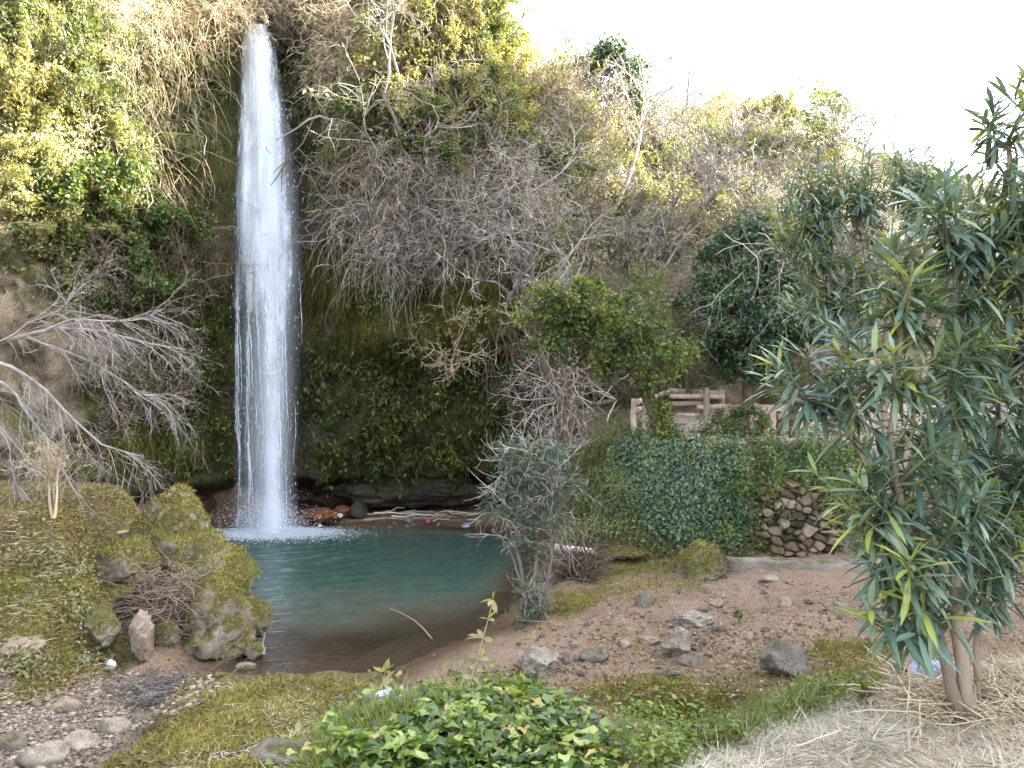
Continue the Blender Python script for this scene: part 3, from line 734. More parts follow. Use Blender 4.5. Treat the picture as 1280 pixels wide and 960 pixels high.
    def scatter(poly, n, lo, hi, label, group):
        pts = G(*inpoly(r, poly, n).T)
        for p in pts[~np.isnan(pts[:, 0])]:
            s = lo * (hi / lo) ** (r.random() ** 2.2)
            o = put('stone', small[r.integers(9)], None, (p[0], p[1], p[2] + s * .2), (r.normal() * .2, r.normal() * .2, r.random() * 6.3), s)
            tag(o, label, 'stone', group)
    scatter([(690, 800), (800, 740), (1080, 735), (1060, 830), (930, 850), (700, 850)], 110, .016, .085, 'small pale stone lying loose on the bare earth bank', 'loose stones on the bare bank')
    def grit(name, label, poly, n, lo, hi, mat, seed):
        q = np.random.default_rng(seed); V0, T0 = ICO[1]; W = G(*inpoly(q, poly, n).T); W = W[~np.isnan(W[:, 0])]
        cl = fbm(W * 1.7, 3, seed) + .25 * q.normal(size=len(W)); W = W[cl > -.05]; m = len(W)
        sz = lo * (hi / lo) ** (q.random(m) ** 2.5)
        V = V0[None] * (1 + .3 * q.normal(size=(m, len(V0), 1))) * (sz[:, None, None] * np.array([1, .9, .6])) + W[:, None] + np.array([0, 0, 1]) * (sz * .15)[:, None, None]
        mb = MB(); mb.add(V, tris=T0[None] + (np.arange(m) * len(V0))[:, None, None], tone=np.repeat(q.random(m), len(V0)))
        tag(put(name, mb.mesh(name, mat, False)), label, None, None, 'stuff')
    bank = [(640, 800), (720, 745), (800, 720), (1100, 730), (1600, 740), (1600, 810), (1080, 850), (900, 875), (690, 880)]
    grit('gravel', 'gravel and chips of pale stone on the bare bank', bank, 3000, .004, .022, gritmat('stone_chips', (.16, .115, .08), (.42, .34, .265)), 61)
    grit('clods', 'crumbled clods of brown earth on the bare bank', bank, 13000, .005, .03, gritmat('earth_clods', (.10, .065, .04), (.29, .19, .12)), 62)
    grit('gravel', 'gravel of the stream bed', [(0, 870), (130, 840), (250, 840), (300, 860), (180, 910), (90, 965), (0, 965)], 4200, .006, .03, gritmat('bed_gravel', (.10, .075, .055), (.31, .25, .20)), 63)
    scatter([(0, 870), (130, 850), (230, 830), (200, 880), (120, 940), (0, 960)], 45, .015, .06, 'small stone among the gravel of the stream bed', 'gravel stones in the stream bed')
    scatter([(380, 650), (610, 650), (600, 660), (390, 664)], 26, .04, .13, 'wet stone on the narrow far shore of the pool', 'stones along the far shore')
    scatter([(640, 800), (730, 790), (725, 830), (640, 850)], 22, .02, .055, 'pebble gathered round the foot of the waterside shrub', 'pebbles round the waterside shrub')

# ------------------------------------------------------------------ waterfall
def build_waterfall():
    r = np.random.default_rng(3)
    t = thing('waterfall', 'tall white waterfall dropping from the cliff top into the green pool', 'waterfall', P(338, 668, 16.2))
    base = np.array(t.location)
    # photo rows -> left/right edge
    rows = [30, 42, 150, 250, 330, 450, 600, 672]; le = [301, 299, 294, 288, 286, 287, 291, 290]; ri = [336, 342, 363, 375, 381, 376, 372, 375]
    def depth(py): return np.interp(py, [30, 60, 300, 672], [16.75, 16.5, 16.3, 16.15])
    m, nt, out = newmat('falling_water')
    c = objco(nt, (9, 3, .55)); c2 = objco(nt, (30, 10, 2.2)); c3 = objco(nt, (45, 20, 9))
    s = mth(nt, 'ADD', mth(nt, 'MULTIPLY', noise(nt, 1, 5, .6, c), .4), mth(nt, 'MULTIPLY', noise(nt, 1, 4, .65, c2), .35))
    s = mth(nt, 'ADD', s, mth(nt, 'MULTIPLY', noise(nt, 1, 4, .75, c3), .62))
    s = mth(nt, 'ADD', s, mth(nt, 'MULTIPLY_ADD', noise(nt, 1, 4, .6, objco(nt, (5, 3, 1.3)), .6), .8)); nt.nodes[-2].inputs[2].default_value = -.4
    a = mth(nt, 'SUBTRACT', mth(nt, 'ADD', s, mth(nt, 'MULTIPLY', attr(nt, 'dens'), .9)), 1.07)
    al = mth(nt, 'MULTIPLY', mstep(nt, a, -.14, .36), .97)
    df = N(nt, 'ShaderNodeBsdfDiffuse'); nt.links.new(ramp(nt, s, [(.45, (.26, .29, .35)), (.85, (.86, .89, .92))]), df.inputs[0])
    tl = N(nt, 'ShaderNodeBsdfTranslucent'); tl.inputs[0].default_value = (.8, .84, .9, 1)
    mx0 = N(nt, 'ShaderNodeMixShader'); mx0.inputs[0].default_value = .4; nt.links.new(df.outputs[0], mx0.inputs[1]); nt.links.new(tl.outputs[0], mx0.inputs[2])
    tr = N(nt, 'ShaderNodeBsdfTransparent')
    mx = N(nt, 'ShaderNodeMixShader'); nt.links.new(al, mx.inputs[0]); nt.links.new(tr.outputs[0], mx.inputs[1]); nt.links.new(mx0.outputs[0], mx.inputs[2])
    nt.links.new(mx.outputs[0], out.inputs[0])
    wm = m
    m, nt, out = newmat('white_spray')
    df = N(nt, 'ShaderNodeBsdfDiffuse'); df.inputs[0].default_value = (.82, .86, .9, 1)
    tl = N(nt, 'ShaderNodeBsdfTranslucent'); tl.inputs[0].default_value = (.8, .84, .9, 1)
    mx = N(nt, 'ShaderNodeMixShader'); mx.inputs[0].default_value = .4; nt.links.new(df.outputs[0], mx.inputs[1]); nt.links.new(tl.outputs[0], mx.inputs[2])
    nt.links.new(mx.outputs[0], out.inputs[0]); sm = m
    def density(u, py):
        top = 1 - smooth(300, 430, py)
        lo = .03 + .5 * np.exp(-((u - .12) / .035) ** 2) * (py < 700) + .42 * np.exp(-((u - .27) / .035) ** 2) + .66 * np.exp(-((u - .64) / .15) ** 2)
        hi = .80 * smooth(-.05, .3, u) * (1 - smooth(.68, 1.05, u)) + .08
        ed = smooth(0, .12, u) * (1 - smooth(.8, 1, u))
        return (hi * top + lo * (1 - top)) * ed
    for k, (oy, sd, nm) in enumerate([(0, 0, 'front_curtain'), (.22, 40, 'rear_curtain')]):
        u = np.linspace(0, 1, 60); py = np.linspace(30, 672, 260)
        U, PY = np.meshgrid(u, py, indexing='ij')
        PX = np.interp(PY, rows, le) + U * (np.interp(PY, rows, ri) - np.interp(PY, rows, le)) + (k - 1) * 2 + (U - .45) * 9 * fbm(st(PY * .03, U * 2, k * 7), 3, 77)
        Y = depth(PY) + oy - .22 * np.sin(U * math.pi) + .10 * fbm(st(U * 9, PY * .01, sd), 3, sd)
        X = (PX - 640) / FOC * Y; Z = np.maximum(CAMZ - (PY - 480) / FOC * Y, -.02)
        o = grid_mesh('water_curtain', X - base[0], Y - base[1], Z - base[2], wm, dict(dens=density(U, PY) * (1 - .1 * k)))
        put('water_curtain', o, t)
    m, nt, out = newmat('water_veil')
    al = mth(nt, 'MULTIPLY', attr(nt, 'dens'), mth(nt, 'MULTIPLY_ADD', noise(nt, 1, 3, .5, objco(nt, (5, 2, .35))), .9)); 
    df = N(nt, 'ShaderNodeBsdfDiffuse'); df.inputs[0].default_value = (.78, .83, .9, 1); tr = N(nt, 'ShaderNodeBsdfTransparent')
    mx = N(nt, 'ShaderNodeMixShader'); nt.links.new(al, mx.inputs[0]); nt.links.new(tr.outputs[0], mx.inputs[1]); nt.links.new(df.outputs[0], mx.inputs[2]); nt.links.new(mx.outputs[0], out.inputs[0])
    u = np.linspace(0, 1, 40); py = np.linspace(36, 672, 120); U, PY = np.meshgrid(u, py, indexing='ij')
    for k, (w0, oy) in enumerate([(0, -.1), (3, .3)]):
        PX = np.interp(PY, rows, le) - w0 * smooth(100, 300, PY) + U * (np.interp(PY, rows, ri) - np.interp(PY, rows, le) + 2 * w0 * smooth(100, 300, PY))
        Y = depth(PY) + oy - .3 * np.sin(U * math.pi); X = (PX - 640) / FOC * Y; Z = np.maximum(CAMZ - (PY - 480) / FOC * Y, 0)
        D = np.sin(U * math.pi) ** 1.3 * (.12 + .2 * np.exp(-((U - .62) / .2) ** 2) + .07 * (1 - smooth(250, 420, PY)) + .2 * smooth(600, 668, PY)) * smooth(30, 70, PY)
        put('water_veil', grid_mesh('water_veil', X - base[0], Y - base[1], Z - base[2], m, dict(dens=D)), t)
    # separate threads of water
    def strand(pxs, n, spread, r0, py0, py1, name):
        mb = MB(); K = 26
        for i in range(n):
            a = py0 + (py1 - py0) * .7 * r.random(); b = min(py1, a + (py1 - py0) * (.1 + .35 * r.random()))
            pys = np.linspace(a, b, K); off = spread * r.normal()
            px = np.interp(pys, [35, 250, 450, 672], pxs) + off + .8 * np.cumsum(r.normal(size=K)) * .5
            Y = depth(pys) - .25 + .25 * r.random()
            pts = np.stack([(px - 640) / FOC * Y, Y, np.maximum(CAMZ - (pys - 480) / FOC * Y, 0)], -1) - base
            R = r0 * (.4 + r.random()) * np.sin(np.linspace(.15, math.pi - .1, K)) * (.5 + r.random(K))
            tubes(mb, pts, R, 4)
        put(name, mb.mesh(name, sm), t)
    strand([302, 296, 297, 298], 12, 1.0, .007, 330, 672, 'water_strand')
    strand([306, 306, 310, 313], 14, 1.2, .009, 320, 672, 'water_strand')
    strand([320, 330, 338, 338], 60, 13, .0045, 300, 672, 'water_strand')
    strand([320, 338, 346, 346], 30, 5, .008, 240, 672, 'water_strand')
    strand([318, 330, 336, 336], 50, 9, .004, 38, 420, 'water_strand')
    # drops
    V0, T0 = ICO[1]
    n = 1100; py = 60 + 612 * r.random(n) ** .7
    u = r.random(n) * 1.0
    l = np.interp(py, rows, le); w = np.interp(py, rows, ri) - l
    px = l + w * (.5 + (u - .5) * .96) + 1.5 * r.normal(size=n)
    Y = depth(py) - .3 + .5 * r.random(n)
    c = np.stack([(px - 640) / FOC * Y, Y, np.maximum(CAMZ - (py - 480) / FOC * Y, .01)], -1) - base
    s = .0025 + .006 * r.random(n) ** 3
    V = c[:, None] + V0[None] * (s[:, None, None] * np.array([.8, .8, 5.0]))
    mb = MB(); mb.add(V, tris=(T0[None] + (np.arange(n) * len(V0))[:, None, None]))
    put('spray_drops', mb.mesh('spray_drops', sm), t)
    # foam and splash on the pool
    n = 24000; rad = np.abs(r.normal(size=n)) * .5; an = r.random(n) * 2 * math.pi
    c = np.stack([rad * np.cos(an) * 1.7 + .12, rad * np.sin(an) * .95 - .15, np.abs(r.normal(size=n)) * .05 * np.exp(-rad * 2) + .004], -1)
    s = (.007 + .02 * r.random(n) ** 3) * (.25 + 1.1 * np.exp(-rad * 1.6))
    V = c[:, None] + V0[None] * (s[:, None, None] * np.array([1.3, 1.3, .35]))
    V[..., 2] += .0 - base[2] + .0
    mb = MB(); mb.add(V, tris=(T0[None] + (np.arange(n) * len(V0))[:, None, None]))
    n = 2600; c = np.stack([.5 * r.normal(size=n), .35 * r.normal(size=n) - .05, np.abs(r.normal(size=n)) * .3 - base[2]], -1)
    s = .003 + .009 * r.random(n) ** 2
    V = c[:, None] + V0[None] * s[:, None, None]
    mb.add(V, tris=(T0[None] + (np.arange(n) * len(V0))[:, None, None]))
    put('splash_foam', mb.mesh('splash_foam', sm), t)

# ------------------------------------------------------------------ plants: templates
def skel_mesh(levels, mat, name, sides=(5, 4, 3, 3), rscale=1.0):
    mb = MB(); r = np.random.default_rng(len(levels))
    for (PL, RR), s in zip(levels, sides): tubes(mb, PL, RR * rscale, s, r.random(len(PL)))
    return mb.mesh(name, mat)

def t_twig_mound(seed, mat, dense=1.0, upright=.5, thick=1.0, leaf=None, nleaf=420):
    r = np.random.default_rng(seed); n = 12
    an = r.random(n) * 2 * math.pi; el = np.radians(15 + 75 * r.random(n))
    D = np.stack([np.cos(an) * np.cos(el), np.sin(an) * np.cos(el), np.sin(el) + upright * .3], -1)
    P0 = np.stack([.22 * r.normal(size=n), .22 * r.normal(size=n), np.zeros(n) - .1], -1)
    lv = grow(r, P0, D, .4 + .95 * r.random(n), (.010 + .010 * r.random(n)) * thick, [
        dict(n=int(8 * dense), k=5, w=.28, t=(0, 0, .02), a=42, lr=.5, rr=.6),
        dict(n=int(6 * dense), k=5, w=.34, t=(0, 0, -.03), a=48, lr=.5, rr=.65, rmin=.0058)], 8, .24, (0, 0, .01))
    parts = {'stem': skel_mesh(lv[:2], mat, 'stem'), 'crown': skel_mesh(lv[2:], mat, 'crown', (3,))}
    if leaf:
        tips = lv[2][0][:, 2:].reshape(-1, 3); cl = fbm(tips * 2.2 + seed, 2, seed); w = np.clip(cl + .1, 0, 1) + 1e-6
        p = tips[r.choice(len(tips), nleaf, p=w / w.sum())] + .03 * r.normal(size=(nleaf, 3)); mb = MB()
        leaves(mb, p, norm(r.normal(size=(nleaf, 3)) + np.array([0, -.2, -.2])), norm(r.normal(size=(nleaf, 3)) + np.array([0, -.4, .8])), .06 * (.6 + .8 * r.random(nleaf)), .038, np.clip(.5 + .3 * r.normal(size=nleaf), 0, 1))
        parts['foliage'] = mb.mesh('foliage', leaf)
    return parts, lv

def t_drape(seed, mat, dense=1.0, fall=.1, thick=1.0):
    r = np.random.default_rng(seed); n = 26
    P0 = np.stack([.5 * r.normal(size=n), .1 * r.random(n), .25 * r.normal(size=n)], -1)
    D = np.stack([.55 * r.normal(size=n), -.8 - .4 * r.random(n), .35 + .4 * r.normal(size=n)], -1)
    lv = grow(r, P0, D, 1.0 + .7 * r.random(n), .011 * thick, [
        dict(n=int(5 * dense), k=6, w=.26, t=(0, 0, -fall), a=45, lr=.6, rr=.65),
        dict(n=int(4 * dense), k=5, w=.3, t=(0, 0, -fall * .6), a=45, lr=.5, rr=.7, rmin=.0062)], 8, .24, (0, 0, -fall))
    return {'stem': skel_mesh(lv[:2], mat, 'stem'), 'crown': skel_mesh(lv[2:], mat, 'crown', (3,))}, lv

def clump_leaves(mb, r, cen, rad, n, ln, wd, shape, droop=.2, flat=.5, tone_c=None):
    """leaves gathered in sub-clumps inside a blob; tone varies clump by clump and leaf by leaf"""
    d = norm(r.normal(size=(n, 3)))
    pos = cen + d * (rad * r.random((n, 1)) ** .5)
    dirv = norm(d * .7 + .8 * r.normal(size=(n, 3)) + np.array([0, 0, -droop]))
    up = norm(np.array([0, 0, 1.0]) * flat + r.normal(size=(n, 3)) * .5 + d * .5)
    tc = r.random() if tone_c is None else tone_c
    tone = np.clip(.55 * tc + .45 * r.random(n), 0, 1)
    leaves(mb, pos, dirv, up, ln * (.6 + .7 * r.random(n)), wd * (.7 + .5 * r.random(n)), tone, shape)

def t_leaf_mound(seed, leaf_m, twig_m, nl=3800, ln=.085, wd=.05, shape='diamond', ry=.7, gaps=1.0):
    r = np.random.default_rng(seed); n = 11
    an = r.random(n) * 2 * math.pi; el = np.radians(20 + 65 * r.random(n))
    D = np.stack([np.cos(an) * np.cos(el), np.sin(an) * np.cos(el), np.sin(el)], -1)
    lv = grow(r, np.zeros((n, 3)), D, .65 + .35 * r.random(n), .016, [
        dict(n=6, k=5, w=.2, t=(0, 0, .03), a=40, lr=.5, rr=.55, lo=.35),
        dict(n=4, k=4, w=.25, t=(0, 0, .0), a=45, lr=.5, rr=.6, rmin=.004)], 6, .15)
    mb = MB(); tips = lv[2][0][:, 2:].reshape(-1, 3)
    k = len(tips); cs = tips[r.choice(k, min(k, int(130 * gaps)), replace=False)]
    for c in cs: clump_leaves(mb, r, c, .11, nl // len(cs), ln, wd, shape)
    return {'stem': skel_mesh(lv, twig_m, 'stem'), 'foliage': mb.mesh('foliage', leaf_m)}, lv

class Kit:
    """a template: dict of part meshes, placed any number of times"""
    def __init__(s, parts): s.parts = parts
    def place(s, name, label, cat, loc, rz=0, sc=1.0, group=None, tilt=(0, 0)):
        t = thing(name, label, cat, loc, (tilt[0], tilt[1], rz), sc, group)
        first = None
        for k, me in s.parts.items():
            o = put(k, me, first or t); first = first or o
        return t

KIT = {}
def build_kits():
    for k in range(4): KIT['grey', k] = Kit(t_twig_mound(100 + k, M['twig'], 1.0, leaf=[None, M['leaf_olive'], M['leaf_yellow'], M['leaf_olive']][k])[0])
    for k in range(3): KIT['tan', k] = Kit(t_twig_mound(120 + k, M['twig_tan'], 1.05, leaf=[None, M['leaf_yellow'], M['leaf_yellow']][k])[0])
    for k in range(3): KIT['brown', k] = Kit(t_twig_mound(140 + k, M['twig_brown'], 1.05, leaf=[None, M['leaf_olive'], M['leaf_bush']][k])[0])
    for k in range(3): KIT['drape', k] = Kit(t_drape(160 + k, M['twig'], .85)[0])
    for k in range(2): KIT['drape_tan', k] = Kit(t_drape(170 + k, M['twig_tan'], .85)[0])
    KIT['pale', 0] = Kit(t_twig_mound(180, M['twig_pale'], .8, .8, 1.4)[0])
    KIT['pale', 1] = Kit(t_twig_mound(181, M['twig_pale'], .8, .2, 1.4)[0])
    for k in range(3): KIT['bush', k] = Kit(t_leaf_mound(200 + k, M['leaf_bush'], M['twig_brown'])[0])
    for k in range(3): KIT['olive', k] = Kit(t_leaf_mound(210 + k, M['leaf_olive'], M['twig'], 2600, .075, .035, gaps=.8)[0])
    for k in range(3): KIT['yellow', k] = Kit(t_leaf_mound(220 + k, M['leaf_yellow'], M['twig_tan'], 3000, .075, .05, gaps=.9)[0])
    for k in range(2): KIT['dark', k] = Kit(t_leaf_mound(230 + k, M['leaf_dark'], M['twig_brown'], 4200, .08, .06)[0])

def on_cliff(kind, name, label, cat, poly, n, lo, hi, group, seed, out=.1, nv=None):
    """n copies of a kit rooted where the photo shows that thicket on the slope, spread evenly (best-candidate)"""
    r = np.random.default_rng(seed); cand = inpoly(r, poly, n * 14); pts = []
    for k in range(n):
        c = cand[k * 14:(k + 1) * 14]
        if pts: d = np.min(np.linalg.norm(c[:, None] - np.array(pts)[None], axis=-1), 1); pts.append(c[np.argmax(d)])
        else: pts.append(c[0])
    W = C(*np.array(pts).T); nv = nv or len([1 for k in KIT if k[0] == kind])
    for p in W:
        if np.isnan(p[0]): continue
        nn = cliff_n(p[0], p[2]); s = lo + (hi - lo) * r.random()
        drape = kind.startswith('drape')
        loc = p + nn * out
        if not drape: loc = loc - np.array([0, 0, .15 * s])
        rz = math.atan2(nn[0], -nn[1]) + .5 * r.normal() if drape else r.random() * 6.28
        tilt = (0, 0) if drape else (.35 * max(0, -nn[1]) * (1 - nn[2]) + .1 * r.normal(), .15 * r.normal())
        e = r.random(3) * .8 + .65; sx = s * e[0] * (1 if r.random() < .5 else -1); tilt = tilt if drape else (tilt[0] + .25 * r.normal(), tilt[1] + .3 * r.normal())
        KIT[kind, int(r.integers(nv))].place(name, label, cat, loc, rz, (sx, s * e[1], s * e[2]), group, tilt)

def build_thickets():
    oc = on_cliff
    # hillside, centre and right
    oc('grey', 'bare_shrub', 'leafless grey shrub matted over the middle of the hillside', 'shrub', [(470, 190), (640, 160), (820, 210), (960, 250), (960, 330), (760, 330), (620, 330), (500, 280)], 30, .8, 1.4, 'leafless grey shrubs on the hillside', 1)
    oc('grey', 'bare_shrub', 'leafless grey shrub on the upper slope near the skyline', 'shrub', [(660, 120), (760, 125), (900, 150), (1000, 200), (1040, 240), (960, 270), (800, 200), (660, 170)], 34, 1.1, 1.7, 'leafless grey shrubs under the skyline', 2)
    oc('tan', 'dry_shrub', 'sun-bleached tan shrub on the bright crest of the hill', 'shrub', [(620, 110), (700, 125), (800, 135), (900, 150), (900, 190), (740, 190), (630, 170)], 20, .9, 1.4, 'tan shrubs on the sunny crest', 3)
    oc('yellow', 'leafy_shrub', 'yellow-green leafy shrub glowing on the sunny shoulder of the hill', 'shrub', [(520, 30), (620, 60), (650, 130), (720, 200), (600, 210), (480, 140)], 34, .55, 1.1, 'yellow-green shrubs on the sunny shoulder', 4)
    oc('yellow', 'leafy_shrub', 'small yellow-green shrub among the bare twigs of the right slope', 'shrub', [(640, 160), (960, 180), (960, 290), (780, 300), (660, 260)], 26, .4, .8, 'yellow-green shrubs among bare twigs', 5)
    oc('drape', 'hanging_shrub', 'bare grey shrub hanging over the grotto lip', 'shrub', [(460, 200), (620, 220), (630, 290), (590, 330), (460, 320)], 9, .65, 1.05, 'bare shrubs hanging over the grotto', 6)
    oc('drape_tan', 'hanging_shrub', 'tan dry creeper trailing down the top of the cliff', 'creeper', [(100, 0), (340, 0), (330, 10), (230, 20), (200, 50), (110, 70)], 8, .45, .75, 'tan creepers trailing left of the waterfall top', 7)
    oc('olive', 'leafy_shrub', 'small olive shrub clinging to the cliff between the dry creepers', 'shrub', [(190, 20), (285, 30), (280, 130), (200, 220), (130, 180)], 9, .35, .65, 'small olive shrubs on the cliff left of the waterfall', 23)
    oc('olive', 'leafy_shrub', 'small olive shrub on the cliff among tan creepers right of the waterfall', 'shrub', [(420, 60), (520, 20), (540, 140), (450, 200), (420, 150)], 12, .35, .75, 'small olive shrubs on the cliff right of the waterfall', 24)
    oc('olive', 'leafy_shrub', 'light green shrub in the sunny twigs of the upper hillside', 'shrub', [(560, 110), (700, 140), (900, 170), (940, 230), (760, 240), (600, 210)], 22, .5, 1.0, 'light green shrubs on the upper hillside', 26)
    oc('drape_tan', 'hanging_shrub', 'tan dry creeper tumbling over the cliff right of the waterfall top', 'creeper', [(360, 0), (520, 0), (540, 80), (490, 130), (440, 90), (400, 20)], 10, .5, .95, 'tan creepers right of the waterfall top', 8)
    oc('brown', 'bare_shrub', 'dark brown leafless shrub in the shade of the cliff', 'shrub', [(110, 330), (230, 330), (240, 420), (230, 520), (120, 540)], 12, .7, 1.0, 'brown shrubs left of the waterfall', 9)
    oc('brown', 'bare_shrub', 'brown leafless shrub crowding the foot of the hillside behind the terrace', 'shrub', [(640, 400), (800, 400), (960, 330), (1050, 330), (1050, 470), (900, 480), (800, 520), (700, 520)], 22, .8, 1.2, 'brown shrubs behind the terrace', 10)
    oc('grey', 'bare_shrub', 'grey leafless shrub high on the right slope beyond the oleanders', 'shrub', [(980, 200), (1280, 230), (1280, 400), (1000, 340)], 22, 1.1, 1.7, 'grey shrubs beyond the oleanders', 11)
    oc('olive', 'leafy_shrub', 'olive green shrub scattered through the bare twigs of the central slope', 'shrub', [(440, 180), (640, 170), (760, 220), (720, 320), (600, 330), (450, 300)], 11, .55, .95, 'olive shrubs in the central slope', 20)
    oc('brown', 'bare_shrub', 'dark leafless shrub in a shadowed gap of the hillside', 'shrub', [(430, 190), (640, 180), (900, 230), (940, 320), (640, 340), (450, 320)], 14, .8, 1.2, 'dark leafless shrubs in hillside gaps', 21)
    oc('yellow', 'leafy_shrub', 'yellowing moss-green shrub in the twigs above the grotto', 'shrub', [(420, 200), (600, 200), (600, 300), (440, 320)], 6, .4, .7, 'yellowing shrubs above the grotto', 22)
    # left wall
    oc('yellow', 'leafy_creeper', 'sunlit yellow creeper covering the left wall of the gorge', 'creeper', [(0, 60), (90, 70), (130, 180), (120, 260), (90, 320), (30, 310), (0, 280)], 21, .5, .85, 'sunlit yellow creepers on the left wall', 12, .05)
    oc('olive', 'leafy_shrub', 'olive green shrub growing on the left wall beside the dry creepers', 'shrub', [(0, 0), (90, 0), (110, 60), (180, 180), (190, 240), (140, 230), (90, 130), (0, 60)], 15, .7, 1.1, 'olive shrubs on the left wall', 13)
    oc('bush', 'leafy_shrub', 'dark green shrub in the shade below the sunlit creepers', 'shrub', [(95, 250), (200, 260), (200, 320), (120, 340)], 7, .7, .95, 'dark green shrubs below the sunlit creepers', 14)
    oc('bush', 'leafy_shrub', 'green shrub on the ledge above the hanging twigs', 'shrub', [(470, 140), (550, 145), (550, 200), (480, 200)], 4, .7, .95, 'green shrubs above the hanging twigs', 15)
    oc('olive', 'leafy_shrub', 'olive green shrub crowning the hill shoulder', 'shrub', [(500, 0), (600, 5), (620, 80), (520, 110)], 12, .8, 1.2, 'olive shrubs on the hill shoulder', 16)
    oc('bush', 'leafy_shrub', 'dark green shrub half hidden among bare twigs of the hillside', 'shrub', [(630, 190), (690, 200), (680, 250), (620, 230)], 3, .7, .9, 'dark shrubs among the hillside twigs', 17)
    oc('yellow', 'leafy_shrub', 'bright green shrub on the far sunny terraces', 'shrub', [(900, 140), (985, 160), (970, 210), (910, 200)], 6, .7, 1.0, 'bright shrubs on the far terraces', 18)
    # individual ones the eye picks out
    def one(kind, v, label, px, py, s, name='bare_shrub', rz=0, tilt=(0, 0), lift=0.0, szf=1.0):
        p = C(px, py)[0]
        if np.isnan(p[0]): return
        nn = cliff_n(p[0], p[2])
        KIT[kind, v].place(name, label, 'shrub', p + nn * .25 + np.array([0, 0, lift]), rz, (s, s, s * szf), None, tilt)
    one('pale', 0, 'pale many-branched shrub standing out right of the waterfall top', 476, 165, 2.0, 'bare_shrub', .4)
    one('pale', 1, 'whitish sprawling leafless shrub low on the hillside above the crown of the ivied tree', 665, 380, 1.9, 'bare_shrub', 1.1, (.5, 0))
    one('pale', 0, 'whitish leafless shrub beside the dark ivied tree', 800, 345, 1.7, 'bare_shrub', 2.2, (.2, .1))
    one('tan', 1, 'dry tan bush jutting from the fern wall under the overhang', 552, 455, 1.35, 'dry_shrub', .3, (.6, 0))
    for px, py, Y, sc, lab in ((928, 548, 13.75, .62, 'leafy bush at the front edge of the terrace beside the railing'), (912, 556, 13.6, .42, 'small leafy bush at the end of the pale terrace floor')):
        KIT['bush', 0].place('leafy_bush', lab, 'shrub', P(px, py, Y), px * .1, sc)
    one('dark', 0, 'dense dark evergreen bush on the skyline crest', 735, 140, 1.7, 'evergreen_shrub')
    one('olive', 1, 'grey-green bush on the far skyline behind the oleanders', 1040, 215, 2.3, 'leafy_shrub')

